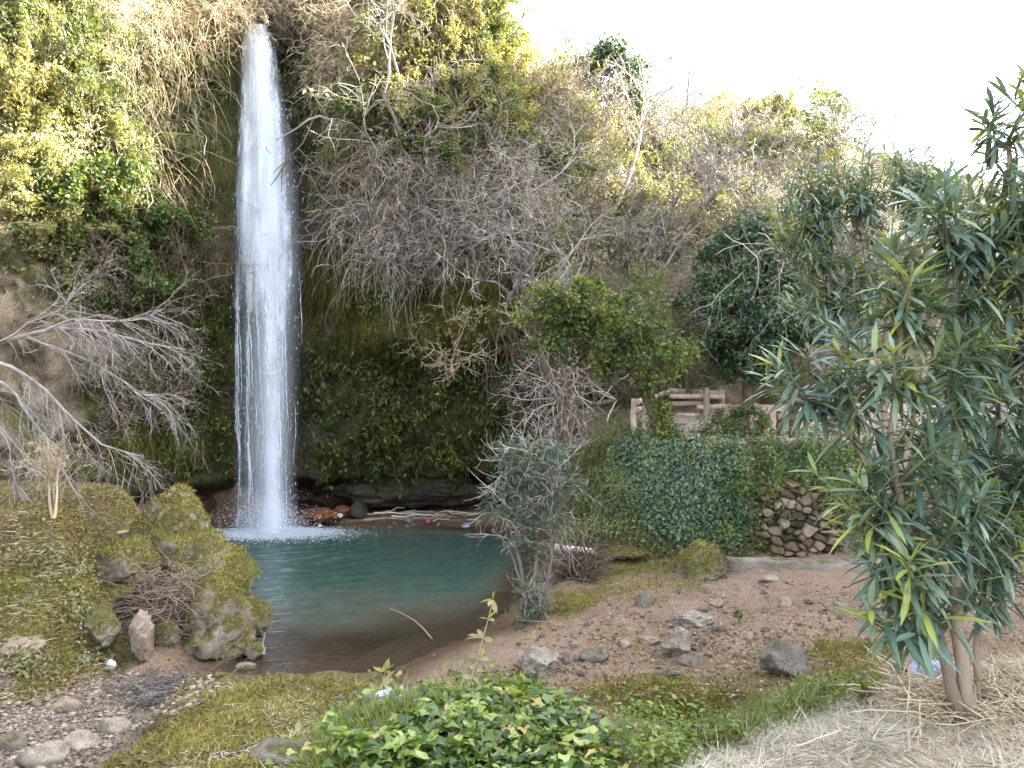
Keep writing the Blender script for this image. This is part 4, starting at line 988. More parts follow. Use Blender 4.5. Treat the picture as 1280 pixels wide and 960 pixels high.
# ------------------------------------------------------------------ named trees
def build_trees():
    # leaning bare tree on the left
    r = np.random.default_rng(21); Y = 9.6
    t = thing('bare_tree', 'leafless grey tree arching its drooping branches in from the left edge', 'tree', P(-70, 640, Y))
    b = np.array(t.location)
    def poly(pts, dY=0):
        p = np.array([P(a, c, Y + dY + (e[0] if e else 0)) for a, c, *e in pts]) - b
        s = np.linspace(0, 1, len(p)); q = np.linspace(0, 1, 10)
        return np.stack([np.interp(q, s, p[:, k]) for k in range(3)], -1) + .015 * r.normal(size=(10, 3))
    mb = MB(); tubes(mb, poly([(-70, 640), (-75, 560), (-60, 490), (-40, 440)]), np.linspace(.08, .055, 10), 7); put('trunk', mb.mesh('trunk', M['twig_pale']), t)
    limbs = [([(-42, 445), (10, 425), (60, 410), (110, 412), (160, 425), (232, 436)], .042),
             ([(-42, 445), (10, 455), (50, 480), (85, 520), (130, 560), (180, 572)], .036),
             ([(-60, 490), (-20, 500), (10, 540), (15, 590), (30, 625)], .032),
             ([(-42, 445), (5, 425), (50, 400), (80, 385), (95, 360)], .024),
             ([(20, 420), (60, 430), (120, 455), (170, 490), (200, 500)], .026),
             ([(-60, 470), (-10, 470), (30, 500), (60, 560), (90, 600)], .03),
             ([(60, 410), (95, 395), (140, 402), (180, 398), (205, 385)], .020)]
    PL = np.stack([poly(l, .25 * r.normal()) for l, _ in limbs]); R = np.stack([np.linspace(w * .8, w * .2, 10) for _, w in limbs])
    mb = MB(); tubes(mb, PL, R, 6); put('limbs', mb.mesh('limbs', M['twig_pale']), t)
    mb = MB()
    for i in range(len(PL)):
        p = PL[i]; n = 21; f = (.18 + .8 * r.random(n)) * 8.99; k = f.astype(int)
        p0 = p[k] + (f - k)[:, None] * (p[k + 1] - p[k]); d = norm(p[k + 1] - p[k]); q = norm(np.cross(d, r.normal(size=d.shape)))
        lv = grow(r, p0, d * .9 + q * .6 + np.array([0, 0, -.25]), .36 + .42 * r.random(n), np.clip(R[i][k] * .42, .006, .016), [
            dict(n=5, k=6, w=.14, t=(.02, 0, -.09), a=34, lr=.65, rr=.65), dict(n=3, k=5, w=.16, t=(0, 0, -.03), a=34, lr=.55, rr=.7, rmin=.0028)], 7, .13, (.03, 0, -.11))
        for (a, c), s in zip(lv, (5, 4, 3)): tubes(mb, a, c, s, r.random(len(a)))
    put('branches', mb.mesh('branches', M['twig_pale']), t)
    # small tan sapling on the end of the left bank
    p = g1(66, 648); r = np.random.default_rng(22)
    t = thing('bare_sapling', 'small twin-stemmed tan sapling on the end of the left bank', 'tree', p)
    st0 = np.array([[0, 0, 0], [.02, 0, 0.0]]); 
    lv = grow(r, st0, np.array([[-.1, 0, 1], [.14, -.05, 1.0]]), np.array([.5, .45]), .017, [
        dict(n=9, k=6, w=.14, t=(0, 0, .04), a=48, lr=1.2, rr=.55, lo=.7), dict(n=7, k=6, w=.18, t=(0, 0, .0), a=40, lr=.55, rr=.6), dict(n=4, k=5, w=.2, t=(0, 0, -.02), a=40, lr=.5, rr=.7, rmin=.0035)], 6, .06)
    put('trunk', skel_mesh(lv[:1], M['twig_tan'], 'trunk', (6,)), t); put('branches', skel_mesh(lv[1:], M['twig_tan'], 'branches', (4, 3, 3)), t)

    def crown_tree(name, label, Yc, trunks, blobs, leaf_m, bark_m, ln, wd, per, seed, shape='diamond', clump=.16, twig_m=None, bare=0, flat=.5, dens=1.0, lw=1.0):
        r = np.random.default_rng(seed)
        base = P(*trunks[0][0][0][:2], Yc); t = thing(name, label, 'tree' if 'tree' in name else 'shrub', base); mbt = MB()
        tops = []
        for pts, w0, w1 in trunks:
            p = np.array([P(a, c, Yc + (e[0] if e else 0)) for a, c, *e in pts]) - base
            s = np.linspace(0, 1, len(p)); q = np.linspace(0, 1, 9)
            p = np.stack([np.interp(q, s, p[:, k]) for k in range(3)], -1) + .02 * r.normal(size=(9, 3)) * np.linspace(0, 1, 9)[:, None]
            tubes(mbt, p, np.linspace(w0, w1, 9), 8); tops.append(p)
        put('trunk', mbt.mesh('trunk', bark_m), t)
        allp = np.concatenate([q[4:] for q in tops]); mbb = MB(); mbl = MB()
        for (px, py, rp, dy) in blobs:
            c = P(px, py, Yc + dy) - base; rad = rp / FOC * Yc
            n = max(4, int(8 * dens * (rad / .5) ** 2))
            d = norm(r.normal(size=(n, 3)) + np.array([0, -.25, .1])); cs = c + d * rad * (.55 + .5 * r.random((n, 1)))
            src = allp[np.argmin(np.linalg.norm(allp - c, axis=1))]
            # limb to the blob, then a branch to every clump
            q = np.linspace(0, 1, 7)[:, None]; limb = src * (1 - q) + c * q + .05 * r.normal(size=(7, 3)) * np.sin(q * 3.14)
            tubes(mbb, limb, np.linspace(.04, .018, 7) * lw, 5)
            k = r.integers(2, 7, n); p0 = limb[k]; q2 = np.linspace(0, 1, 6)[None, :, None]
            br = p0[:, None] * (1 - q2) + cs[:, None] * q2 + .05 * r.normal(size=(n, 6, 3)) * np.sin(q2 * 3.14)
            tubes(mbb, br, np.tile(np.linspace(.014, .005, 6) * lw, (n, 1)), 4)
            for cc in cs:
                if r.random() < bare: continue
                clump_leaves(mbl, r, cc, clump * (.7 + .7 * r.random()), per, ln, wd, shape, flat=flat)
            lv = grow(r, cs, norm(cs - c + .3 * r.normal(size=cs.shape)), .25 + .3 * r.random(n), .006, [dict(n=4, k=4, w=.2, a=40, lr=.6, rr=.7, rmin=.0035)], 5, .15)
            for a, w in lv: tubes(mbb, a, w, 3)
        put('branches', mbb.mesh('branches', twig_m or bark_m), t); put('crown', mbl.mesh('crown', leaf_m), t)
        return t
    crown_tree('ivied_tree', 'leaning ivy-clad tree growing out of the embankment by the railing', 13.3,
        [([(832, 600), (829, 560), (822, 525), (812, 495), (800, 470), (770, 445, .3)], .17, .07), ([(836, 612), (842, 570), (833, 545), (826, 520)], .06, .05)],
        [(705, 385, 42, .3), (690, 420, 36, .4), (735, 425, 46, .2), (775, 430, 44, 0), (815, 455, 38, -.1), (745, 385, 36, .5), (800, 400, 40, .4), (660, 380, 26, .4), (725, 385, 40, .3), (765, 405, 40, .2), (845, 435, 28, 0), (812, 480, 14, -.1), (824, 515, 13, -.15), (832, 545, 12, -.15)],
        M['leaf_crown'], M['bark'], .08, .058, 60, 31, 'ivy', .19, dens=1.7)
    crown_tree('olive_tree', 'feathery grey-green tree behind the leaning ivied tree', 16.3,
        [([(862, 500), (858, 470), (848, 430)], .06, .04)],
        [(830, 370, 36, .2), (860, 410, 40, 0), (850, 455, 34, -.2), (800, 355, 30, .4), (880, 460, 24, -.3)], M['leaf_olive'], M['bark'], .06, .022, 75, 32, 'diamond', .2, bare=.1, dens=1.6)
    crown_tree('ivied_tree', 'dense round tree smothered in dark glossy ivy above the terrace', 16.3,
        [([(935, 520), (935, 470), (932, 420)], .14, .08)],
        [(930, 345, 62, 0), (900, 395, 48, -.2), (960, 400, 54, -.3), (985, 345, 40, .2), (895, 340, 36, .3), (930, 440, 44, -.2), (1000, 420, 34, -.2), (960, 310, 36, .3), (905, 455, 24, 0), (880, 365, 30, .2), (950, 460, 34, -.3), (985, 385, 46, -.1), (930, 300, 28, .4)],
        M['leaf_dark'], M['bark'], .09, .075, 110, 33, 'ivy', .24, M['twig'])
    crown_tree('waterside_shrub', 'slender grey-green willowy shrub at the right edge of the pool', 9.75,
        [([(662, 800), (660, 760), (650, 700), (632, 640), (622, 610)], .03, .012), ([(664, 800), (668, 750), (672, 690), (668, 630)], .03, .012), ([(668, 800), (680, 750), (690, 690), (688, 620)], .026, .012), ([(658, 800), (655, 740), (640, 690), (615, 660)], .024, .01)],
        [(640, 590, 32, 0), (670, 580, 34, .1), (695, 600, 28, .1), (625, 625, 24, -.1), (660, 630, 32, -.15), (690, 645, 26, .1), (650, 665, 22, -.1), (705, 575, 18, .2), (675, 690, 22, .0), (660, 745, 20, -.1), (655, 775, 20, -.12), (678, 760, 16, 0), (645, 560, 20, .1)],
        M['leaf_grey'], M['twig'], .105, .02, 46, 34, 'lance', .14, dens=3.4, lw=.38)
    r = np.random.default_rng(44); t = thing('dead_vine', 'dead grey vine draped over the dark ivied tree above the terrace', 'vine', P(930, 330, 15.4)); b = np.array(t.location); mb = MB()
    n = 11; p0 = np.stack([1.0 * r.normal(size=n), -.1 + .3 * r.normal(size=n), .1 + .7 * r.random(n)], -1)
    lv = grow(r, p0, np.stack([.6 * r.normal(size=n), -.3 * np.ones(n), .2 + .5 * r.normal(size=n)], -1), 1.3 + .9 * r.random(n), .011, [dict(n=6, k=6, w=.24, t=(0, 0, -.12), a=45, lr=.5, rr=.65), dict(n=3, k=5, w=.3, t=(0, 0, -.1), a=45, lr=.5, rr=.7, rmin=.005)], 9, .24, (0, -.02, -.14))
    for (a, c), q in zip(lv, (5, 3, 3)): tubes(mb, a, c, q, r.random(len(a)))
    put('crown', mb.mesh('crown', M['twig']), t)
    # fork-trunked bare tree in the middle
    r = np.random.default_rng(41); Yc = 15.4; t = thing('forked_tree', 'leafless dark tree with a forked trunk against the brown rock', 'tree', P(708, 560, Yc)); b = np.array(t.location); mb = MB()
    mt = lambda pts: np.array([P(a, c, Yc) for a, c in pts]) - b
    l0 = [mt([(708, 560), (706, 530), (700, 505), (694, 492)]), mt([(696, 496), (688, 475), (680, 455), (672, 430)]), mt([(699, 500), (708, 480), (716, 462), (722, 440)]), mt([(700, 505), (720, 503), (745, 506), (770, 500)])]
    for p, w in zip(l0, (.11, .085, .085, .06)): tubes(mb, p, np.linspace(w, w * .75, 4), 7)
    put('trunk', mb.mesh('trunk', M['bark']), t); mb = MB()
    p0 = np.concatenate([l0[1], l0[2], l0[3][1:], l0[0][:3]]); p0 = np.repeat(p0, 4, 0)
    lv = grow(r, p0, r.normal(size=p0.shape) + np.array([0, -.3, -.1]), .7 + .6 * r.random(len(p0)), .014, [dict(n=6, k=5, w=.2, t=(0, 0, -.05), a=42, lr=.55, rr=.6), dict(n=3, k=4, w=.25, a=40, lr=.5, rr=.7, rmin=.005)], 7, .2, (0, 0, -.03))
    for (a, c), s in zip(lv, (5, 3, 3)): tubes(mb, a, c, s, r.random(len(a)))
    put('branches', mb.mesh('branches', M['twig']), t)
    # slender bare trees on the slope and skyline
    def bare_tree(label, px, py, Hh, lean, seed, mat='twig', w=.07, name='bare_tree', spread=42, surf=C):
        p = surf(px, py)[0]
        if np.isnan(p[0]): p = P(px, py, 26)
        r = np.random.default_rng(seed); t = thing(name, label, 'tree', p - np.array([0, 0, .1]))
        lv = grow(r, np.zeros((1, 3)), np.array([[lean, -.15, 1.0]]), np.array([Hh]), np.array([w]), [
            dict(n=12, k=7, w=.14, t=(0, 0, .05), a=spread, lr=.5, rr=.55, lo=.3), dict(n=8, k=6, w=.18, t=(0, 0, .03), a=40, lr=.5, rr=.55), dict(n=5, k=5, w=.22, a=40, lr=.5, rr=.65, rmin=.006)], 10, .09)
        put('trunk', skel_mesh(lv[:1], M[mat], 'trunk', (6,)), t); put('branches', skel_mesh(lv[1:], M[mat], 'branches', (4, 3, 3)), t)
    bare_tree('slender leafless tree curving up the right slope to the skyline', 765, 270, 4.0, .35, 51, 'twig', .06)
    bare_tree('small leafless tree with dark forked crown on the crest', 705, 128, 1.9, .1, 52, 'twig_brown', .06)
    bare_tree('leafless tree breaking the skyline above the sunny terraces', 860, 160, 2.6, -.1, 53, 'twig', .06)
    bare_tree('thin leafless tree leaning left on the skyline', 810, 140, 2.2, -.3, 54, 'twig', .05)
    bare_tree('leafless white-stemmed tree behind the dark ivied tree', 850, 320, 2.6, .1, 55, 'twig_pale', .05)
    bare_tree('leafless tree on the right skyline behind the oleander tops', 1075, 230, 2.4, .1, 56, 'twig', .05)
    bare_tree('leafless tree at the far right of the slope behind the oleanders', 1010, 260, 2.6, .2, 57, 'twig', .05)
    # dead branch reaching in front of the waterfall
    r = np.random.default_rng(61); p = C(425, 160)[0]
    t = thing('dead_branch', 'dark dead branch reaching from the cliff in front of the waterfall', 'branch', p); Yb = 15.9
    mk = lambda pts: np.array([P(a, c, Yb) for a, c in pts]) - p
    mb = MB(); tubes(mb, np.vstack([[0, .1, 0], mk([(418, 152), (400, 145), (385, 150), (372, 160), (358, 168), (345, 175)])]), np.linspace(.035, .012, 7), 5); put('limb', mb.mesh('limb', M['twig']), t)
    mb = MB()
    for q in ([(392, 147), (385, 165), (378, 180), (362, 196), (350, 208), (341, 216)], [(362, 198), (352, 212), (346, 222), (338, 232)], [(366, 163), (356, 158), (347, 151)], [(354, 206), (352, 225), (352, 240)]):
        tubes(mb, mk(q), np.linspace(.02, .007, len(q)), 4)
    put('branches', mb.mesh('branches', M['twig_brown']), t)

# ------------------------------------------------------------------ oleanders
def oleander(label, base, stems, shoots, seed, leafn, ln=.19, wd=.03, shoot_len=.5):
    """stems: world polylines; shoots: list of tip regions (centre, radius, n) ; every shoot ends in whorls of leaves"""
    r = np.random.default_rng(seed)
    t = thing('oleander', label, 'oleander', base); b = np.array(base)
    trees = []
    for pts, w0, w1 in stems:
        p = np.array(pts) - b; s = np.linspace(0, 1, len(p)); q = np.linspace(0, 1, 12)
        p = np.stack([np.interp(q, s, p[:, k]) for k in range(3)], -1) + .012 * r.normal(size=(12, 3)) * np.linspace(0, 1, 12)[:, None]
        mb = MB(); tubes(mb, p, np.linspace(w0, w1, 12), 8, r.random(1)); put('trunk', mb.mesh('trunk', M['bark_ol']), t)
        trees.append(p)
    allp = np.concatenate([p[4:] for p in trees])
    tips = []; 
    for c, rad, n in shoots:
        d = norm(r.normal(size=(n, 3))); tips.append(np.array(c) - b + d * np.array(rad) * (r.random((n, 1)) ** .45))
    tips = np.concatenate(tips)
    mbb = MB(); mbl = MB()
    # every shoot leaves the nearest stem point lying below it
    D = np.linalg.norm(tips[:, None] - allp[None], axis=-1) + 1.2 * np.clip(allp[None, :, 2] - tips[:, None, 2] + .25, 0, 9)
    src = allp[np.argmin(D, 1)]
    K = 9; q = np.linspace(0, 1, K)[None, :, None]
    mid = src * .45 + tips * .55 + np.array([0, 0, -.08]) + .06 * r.normal(size=tips.shape)
    br = src[:, None] * (1 - q) ** 2 + 2 * mid[:, None] * q * (1 - q) + tips[:, None] * q ** 2
    tubes(mbb, br, np.tile(np.linspace(.011, .004, K), (len(tips), 1)), 5, .3 + .7 * r.random(len(tips)))
    put('branches', mbb.mesh('branches', M['olea_twig']), t)
    tan = norm(br[:, -1] - br[:, -3])
    for i in range(len(tips)):
        blen = np.linalg.norm(tips[i] - src[i]); L = min(shoot_len, blen * .8)
        nn = leafn; u = np.sort(r.random(nn)) ** .8          # 0 low on the shoot, 1 at the tip
        f = (1 - (1 - u) * L / max(blen, 1e-3)) * (K - 1.001); k = np.clip(f.astype(int), 0, K - 2)
        p = br[i][k] + (f - k)[:, None] * (br[i][k + 1] - br[i][k])
        a = np.arange(nn) * 2.1 + r.random() * 6.3 + .4 * r.normal(size=nn)
        e1 = norm(np.cross(tan[i], [.3, .1, .9])); e2 = np.cross(tan[i], e1)
        rad = np.cos(a)[:, None] * e1 + np.sin(a)[:, None] * e2
        d = norm(rad + tan[i] * (.1 + 1.1 * u ** 2)[:, None] + np.array([0, 0, -.75]) * (1 - u)[:, None] + .12 * r.normal(size=(nn, 3)))
        young = r.random() < (.45 if tips[i][0] < -.42 and tips[i][2] > .55 else .16)
        tone = np.clip(.15 + .5 * r.random(nn) + .18 * u + ((.22 + .25 * u ** 2) if young else 0) + .12 * r.normal(), 0, 1)
        tone = np.where(r.random(nn) < .012, 1, np.minimum(tone, .97 if young else .86))
        leaves(mbl, p, d, np.array([0, 0, 1.0]) + tan[i] * .6 + .2 * r.normal(size=(nn, 3)), ln * (.65 + .5 * r.random(nn)) * (1 - .3 * u ** 3), wd * (.8 + .4 * r.random(nn)), tone, 'lance', .35, .12 + .12 * r.random())
    put('foliage', mbl.mesh('foliage', M['leaf_olea']), t)
    return t

def build_oleanders():
    b = g1(1216, 912); Y = b[1]
    q = lambda px, py, dy=0: P(px, py, Y + dy)
    stems = [([b, q(1205, 850), q(1196, 780), q(1195, 700), q(1196, 620, .1), q(1190, 530, .15), q(1200, 430, .2), q(1190, 330, .2)], .040, .014),
             ([b + [-.03, 0, .02], q(1190, 862), q(1175, 800), q(1150, 720, -.1), q(1125, 640, -.15), q(1110, 540, -.2), q(1130, 420, -.1)], .036, .012),
             ([b + [.06, .08, 0], q(1222, 850, .1), q(1220, 800, .15), q(1235, 700, .2), q(1250, 600, .2), q(1245, 480, .25)], .020, .010),
             ([b + [-.05, .06, 0], q(1185, 850, .2), q(1168, 790, .3), q(1110, 640, .35), q(1060, 520, .3), q(1010, 430, .3)], .024, .010)]
    k = Y / FOC
    S = lambda px, py, rx, ry, n, dy=0: (q(px, py, dy), (rx * k, max(.25, rx * k * .8), ry * k), n)
    shoots = [S(1180, 300, 80, 90, 26), S(1110, 330, 70, 80, 12, -.1), S(1130, 470, 85, 80, 30, -.1), S(1220, 460, 70, 90, 30, .1), S(1150, 600, 90, 80, 36, -.15),
              S(1240, 620, 60, 90, 34, .1), S(1130, 700, 65, 55, 26, -.2), S(1215, 700, 50, 40, 10), S(1055, 470, 45, 45, 12, .1), S(965, 462, 45, 18, 6, .1),
              S(1060, 600, 50, 50, 16, -.1), S(1250, 330, 50, 90, 22, .2), S(1170, 250, 70, 40, 14), S(1110, 770, 35, 25, 9, -.2), S(1260, 700, 40, 40, 12, .1), S(1040, 420, 40, 40, 8, .1)]
    oleander('tall oleander with long drooping leaves and bare tan stems on the hay-strewn bank', b, stems, [(c, a, max(4, int(n * .50))) for c, a, n in shoots], 71, 19, .245, .030)
    # second one at the right edge
    b2 = np.array([2.95, 4.35, gz(2.95, 4.35)]); q2 = lambda px, py, dy=0: P(px, py, 4.35 + dy)
    stems = [([b2, q2(1300, 800), q2(1290, 650), q2(1285, 480), q2(1275, 300), q2(1262, 180)], .05, .012), ([b2, q2(1330, 760), q2(1345, 560), q2(1330, 350), q2(1310, 150)], .04, .012)]
    k2 = 4.35 / FOC; S2 = lambda px, py, rx, ry, n, dy=0: (q2(px, py, dy), (rx * k2, .35, ry * k2), n)
    shoots = [S2(1270, 240, 40, 70, 14), S2(1250, 150, 20, 50, 6), S2(1275, 110, 15, 35, 4), S2(1310, 400, 60, 90, 26), S2(1280, 560, 45, 90, 18), S2(1360, 250, 60, 100, 20), S2(1350, 600, 60, 80, 16), S2(1245, 290, 30, 40, 6)]
    oleander('second oleander at the right edge with a bare thick stem and topmost shoots', b2, stems, shoots, 72, 22, .18, .026)
    # third, further back on the bank
    b3 = g1(1100, 800); Y3 = b3[1]; q3 = lambda px, py, dy=0: P(px, py, Y3 + dy)
    stems = [([b3, q3(1095, 700), q3(1092, 560), q3(1090, 420), q3(1086, 340), q3(1075, 270)], .055, .018), ([b3, q3(1100, 650), q3(1098, 480), q3(1080, 400), q3(1050, 340), q3(1030, 270)], .045, .016), ([b3, q3(1110, 640), q3(1104, 470), q3(1110, 380), q3(1135, 290), q3(1160, 230)], .045, .016), ([b3, q3(1120, 640), q3(1150, 480), q3(1190, 350), q3(1220, 260)], .04, .015)]
    k3 = Y3 / FOC; S3 = lambda px, py, rx, ry, n, dy=0: (q3(px, py, dy), (rx * k3, .6, ry * k3), n)
    shoots = [S3(985, 265, 30, 45, 26), S3(1000, 370, 40, 40, 22), S3(1050, 330, 45, 45, 22), S3(1030, 240, 55, 55, 50), S3(1080, 235, 55, 50, 40), S3(1140, 225, 55, 45, 34), S3(1190, 240, 50, 50, 28), S3(1015, 310, 50, 50, 34), S3(1060, 200, 40, 20, 10), S3(1110, 330, 70, 50, 26), S3(1200, 350, 60, 70, 26), S3(1130, 190, 60, 20, 9), S3(1060, 380, 50, 40, 16), S3(1240, 300, 50, 80, 20)]
    oleander('older oleander further back with a fanned crown against the sky', b3, stems, [(c, a, max(4, int(n * .72))) for c, a, n in shoots], 73, 18, .21, .028, .6)

# ------------------------------------------------------------------ built things
def log(mb, a, b, r0, r1, sides=9, seed=0, bend=.0):
    r = np.random.default_rng(seed); a = np.asarray(a, float); b = np.asarray(b, float)
    q = np.linspace(0, 1, 7)[:, None]; p = a * (1 - q) + b * q + bend * r.normal(size=(7, 3)) * np.sin(q * math.pi)
    R = np.linspace(r0, r1, 7) * (1 + .035 * r.normal(size=7))
    tubes(mb, p, R, sides, r.random(1))
    for e, s in ((0, 1), (6, -1)):      # rounded ends
        d = norm(p[1] - p[0]) if e == 0 else norm(p[5] - p[6])
        tubes(mb, np.stack([p[e], p[e] - d * R[e] * .25, p[e] - d * R[e] * .3]), np.array([R[e], R[e] * .75, .001]), sides)

def build_fences():
    def Wp(px, py, Y): return P(px, py, Y)
    # rear and side railing of the terrace
    base = P(880, 524, 16.6)
    t = thing('log_railing', 'rustic log railing round the back of the terrace', 'fence', base)
    def part(name, a, b, r0, seed, mat='wood', r1=None):
        mb = MB(); log(mb, np.array(a) - base, np.array(b) - base, r0, r1 or r0 * .9, 9, seed, .006); put(name, mb.mesh(name, M[mat]), t)
    for i, (px, py0, py1, Y) in enumerate([(792, 540, 499, 14.1), (806, 545, 500, 13.75), (873, 520, 488, 16.5), (883, 522, 486, 16.2), (902, 520, 488, 16.6)]):
        part('post', P(px, py0 + 8, Y), P(px, py1, Y), .052 if i < 2 else .068, i)
    for i, (a, b) in enumerate([((836, 488, 16.7), (905, 491, 16.5)), ((838, 495, 16.2), (905, 496, 16.3)), ((836, 505, 16.6), (884, 504, 16.4)), ((872, 509, 16.2), (906, 508, 16.4)), ((832, 519, 16.3), (908, 521, 16.4)), ((796, 503, 14.1), (838, 489, 16.7)), ((796, 512, 14.1), (838, 506, 16.6))]):
        part('rail', P(*a), P(*b), .056, 20 + i)
    base2 = P(992, 546, 13.9); t2 = thing('log_railing', 'dark log railing at the front of the terrace behind the oleander leaves', 'fence', base2)
    for i, (px, y0, y1) in enumerate([(975, 545, 515), (992, 550, 488), (1040, 550, 490)]):
        mb = MB(); log(mb, P(px, y0, 13.9) - base2, P(px, y1, 13.9) - base2, .09 if i else .06, .08 if i else .06, 9, 40 + i, .01); put('post', mb.mesh('post', M['wood_dark']), t2)
    for i, (a, b) in enumerate([((972, 521, 13.8), (1050, 522, 13.8)), ((985, 501, 13.8), (1050, 503, 13.8))]):
        mb = MB(); log(mb, P(*a) - base2, P(*b) - base2, .06, .055, 9, 50 + i, .01); put('rail', mb.mesh('rail', M['wood_dark']), t2)
    # dry-stone retaining wall: courses of stones butted together
    r = np.random.default_rng(81); mb = MB(); gx = np.arange(3.3, 7.4, .016); gzz = np.arange(.05, 1.62, .016)
    X, Z = np.meshgrid(gx, gzz, indexing='ij'); cell = .17
    wx = X + .05 * fbm(st(X * 5, Z * 5, 0), 2, 3); wz = (Z + .05 * fbm(st(X * 5, Z * 5, 9), 2, 4)) * 1.35
    F1 = np.full(X.shape, 9.); F2 = F1.copy(); ID = np.zeros(X.shape); TX_ = np.zeros(X.shape); TZ_ = np.zeros(X.shape)
    ci = np.floor(wx / cell).astype(int); cj = np.floor(wz / cell).astype(int); zero = np.zeros_like(ci)
    for di in (-1, 0, 1):
        for dj in (-1, 0, 1):
            i, j = ci + di, cj + dj
            fx = (i + .5 + .48 * _hash(i, j, zero, 5)) * cell; fz = (j + .5 + .48 * _hash(i, j, zero, 6)) * cell
            d = np.hypot(wx - fx, wz - fz) * (1 + .35 * _hash(i, j, zero, 8)); nb = d < F1
            F2 = np.where(nb, F1, np.minimum(F2, d)); ID = np.where(nb, _hash(i, j, zero, 7) * .5 + .5, ID)
            TX_ = np.where(nb, wx - fx, TX_); TZ_ = np.where(nb, wz - fz, TZ_); F1 = np.where(nb, d, F1)
    hgt = .10 * smooth(.0, .035, F2 - F1) + .09 * ID + .5 * TX_ * (ID - .5) + .5 * TZ_ * ((ID * 7) % 1 - .5) + .03 * fbm(st(X * 9, Z * 9, 2), 3, 11)
    Yw = 12.52 + .30 * Z + .12 * fbm(st(X * .9, Z * .9, 0), 3, 12) - hgt + 1.2 * smooth(3.9, 3.3, X + .3 * fbm(st(Z * 3, 0, 0), 2, 2)) + .5 * smooth(1.3, 1.62, Z)
    i = np.arange(X.size).reshape(X.shape); mb.add(np.stack([X, Yw, Z], -1), quads=np.stack([i[:-1, :-1], i[1:, :-1], i[1:, 1:], i[:-1, 1:]], -1).reshape(-1, 4), tone=(ID * smooth(-.005, .03, F2 - F1)).ravel())
    o = put('stone_wall', mb.mesh('stone_wall', wallmat())); tag(o, 'rough dry-stone retaining wall holding up the terrace beside the ivy', 'wall')
    # concrete kerb
    mb = MB(); n = 34; xs = np.linspace(3.15, 7.4, n); r = np.random.default_rng(82)
    ys = 11.75 - .06 * (xs - 3.1) ** 1.25; prof = np.array([(-.13, -.3), (-.13, .23), (-.10, .26), (.10, .265), (.13, .23), (.13, -.3)])
    zt = .25 - .035 * (xs - 3.1)
    V = np.stack([np.stack([xs, ys + a + .012 * r.normal(size=n), zt + b * .8 + .012 * r.normal(size=n)], -1) for a, b in prof], 1)
    i = np.arange(n * 6).reshape(n, 6); Q = np.stack([i[:-1, :-1], i[1:, :-1], i[1:, 1:], i[:-1, 1:]], -1).reshape(-1, 4)
    mb.add(V, quads=np.vstack([Q, [[0, 1, 4, 5]], [[1, 2, 3, 4]]]))
    o = put('concrete_kerb', mb.mesh('concrete_kerb', M['concrete'])); tag(o, 'long low rough concrete kerb at the foot of the stone wall', 'kerb')
    # pipe
    a = P(694, 685, 11.6); b_ = P(742, 690, 11.6); t = thing('pipe', 'pale dirty pipe sticking out of the mossy slab towards the pool', 'pipe', a)
    mb = MB(); q = np.linspace(0, 1, 5)[:, None]; tubes(mb, (a * (1 - q) + b_ * q) - a, np.full(5, .055), 14)
    put('tube', mb.mesh('tube', M['pipe']), t)
    mb = MB(); d = norm(b_ - a); tubes(mb, np.stack([-d * .01, d * .05, d * .05, -d * .01]), np.array([.064, .064, .045, .045]), 14); put('rim', mb.mesh('rim', M['pipe']), t)

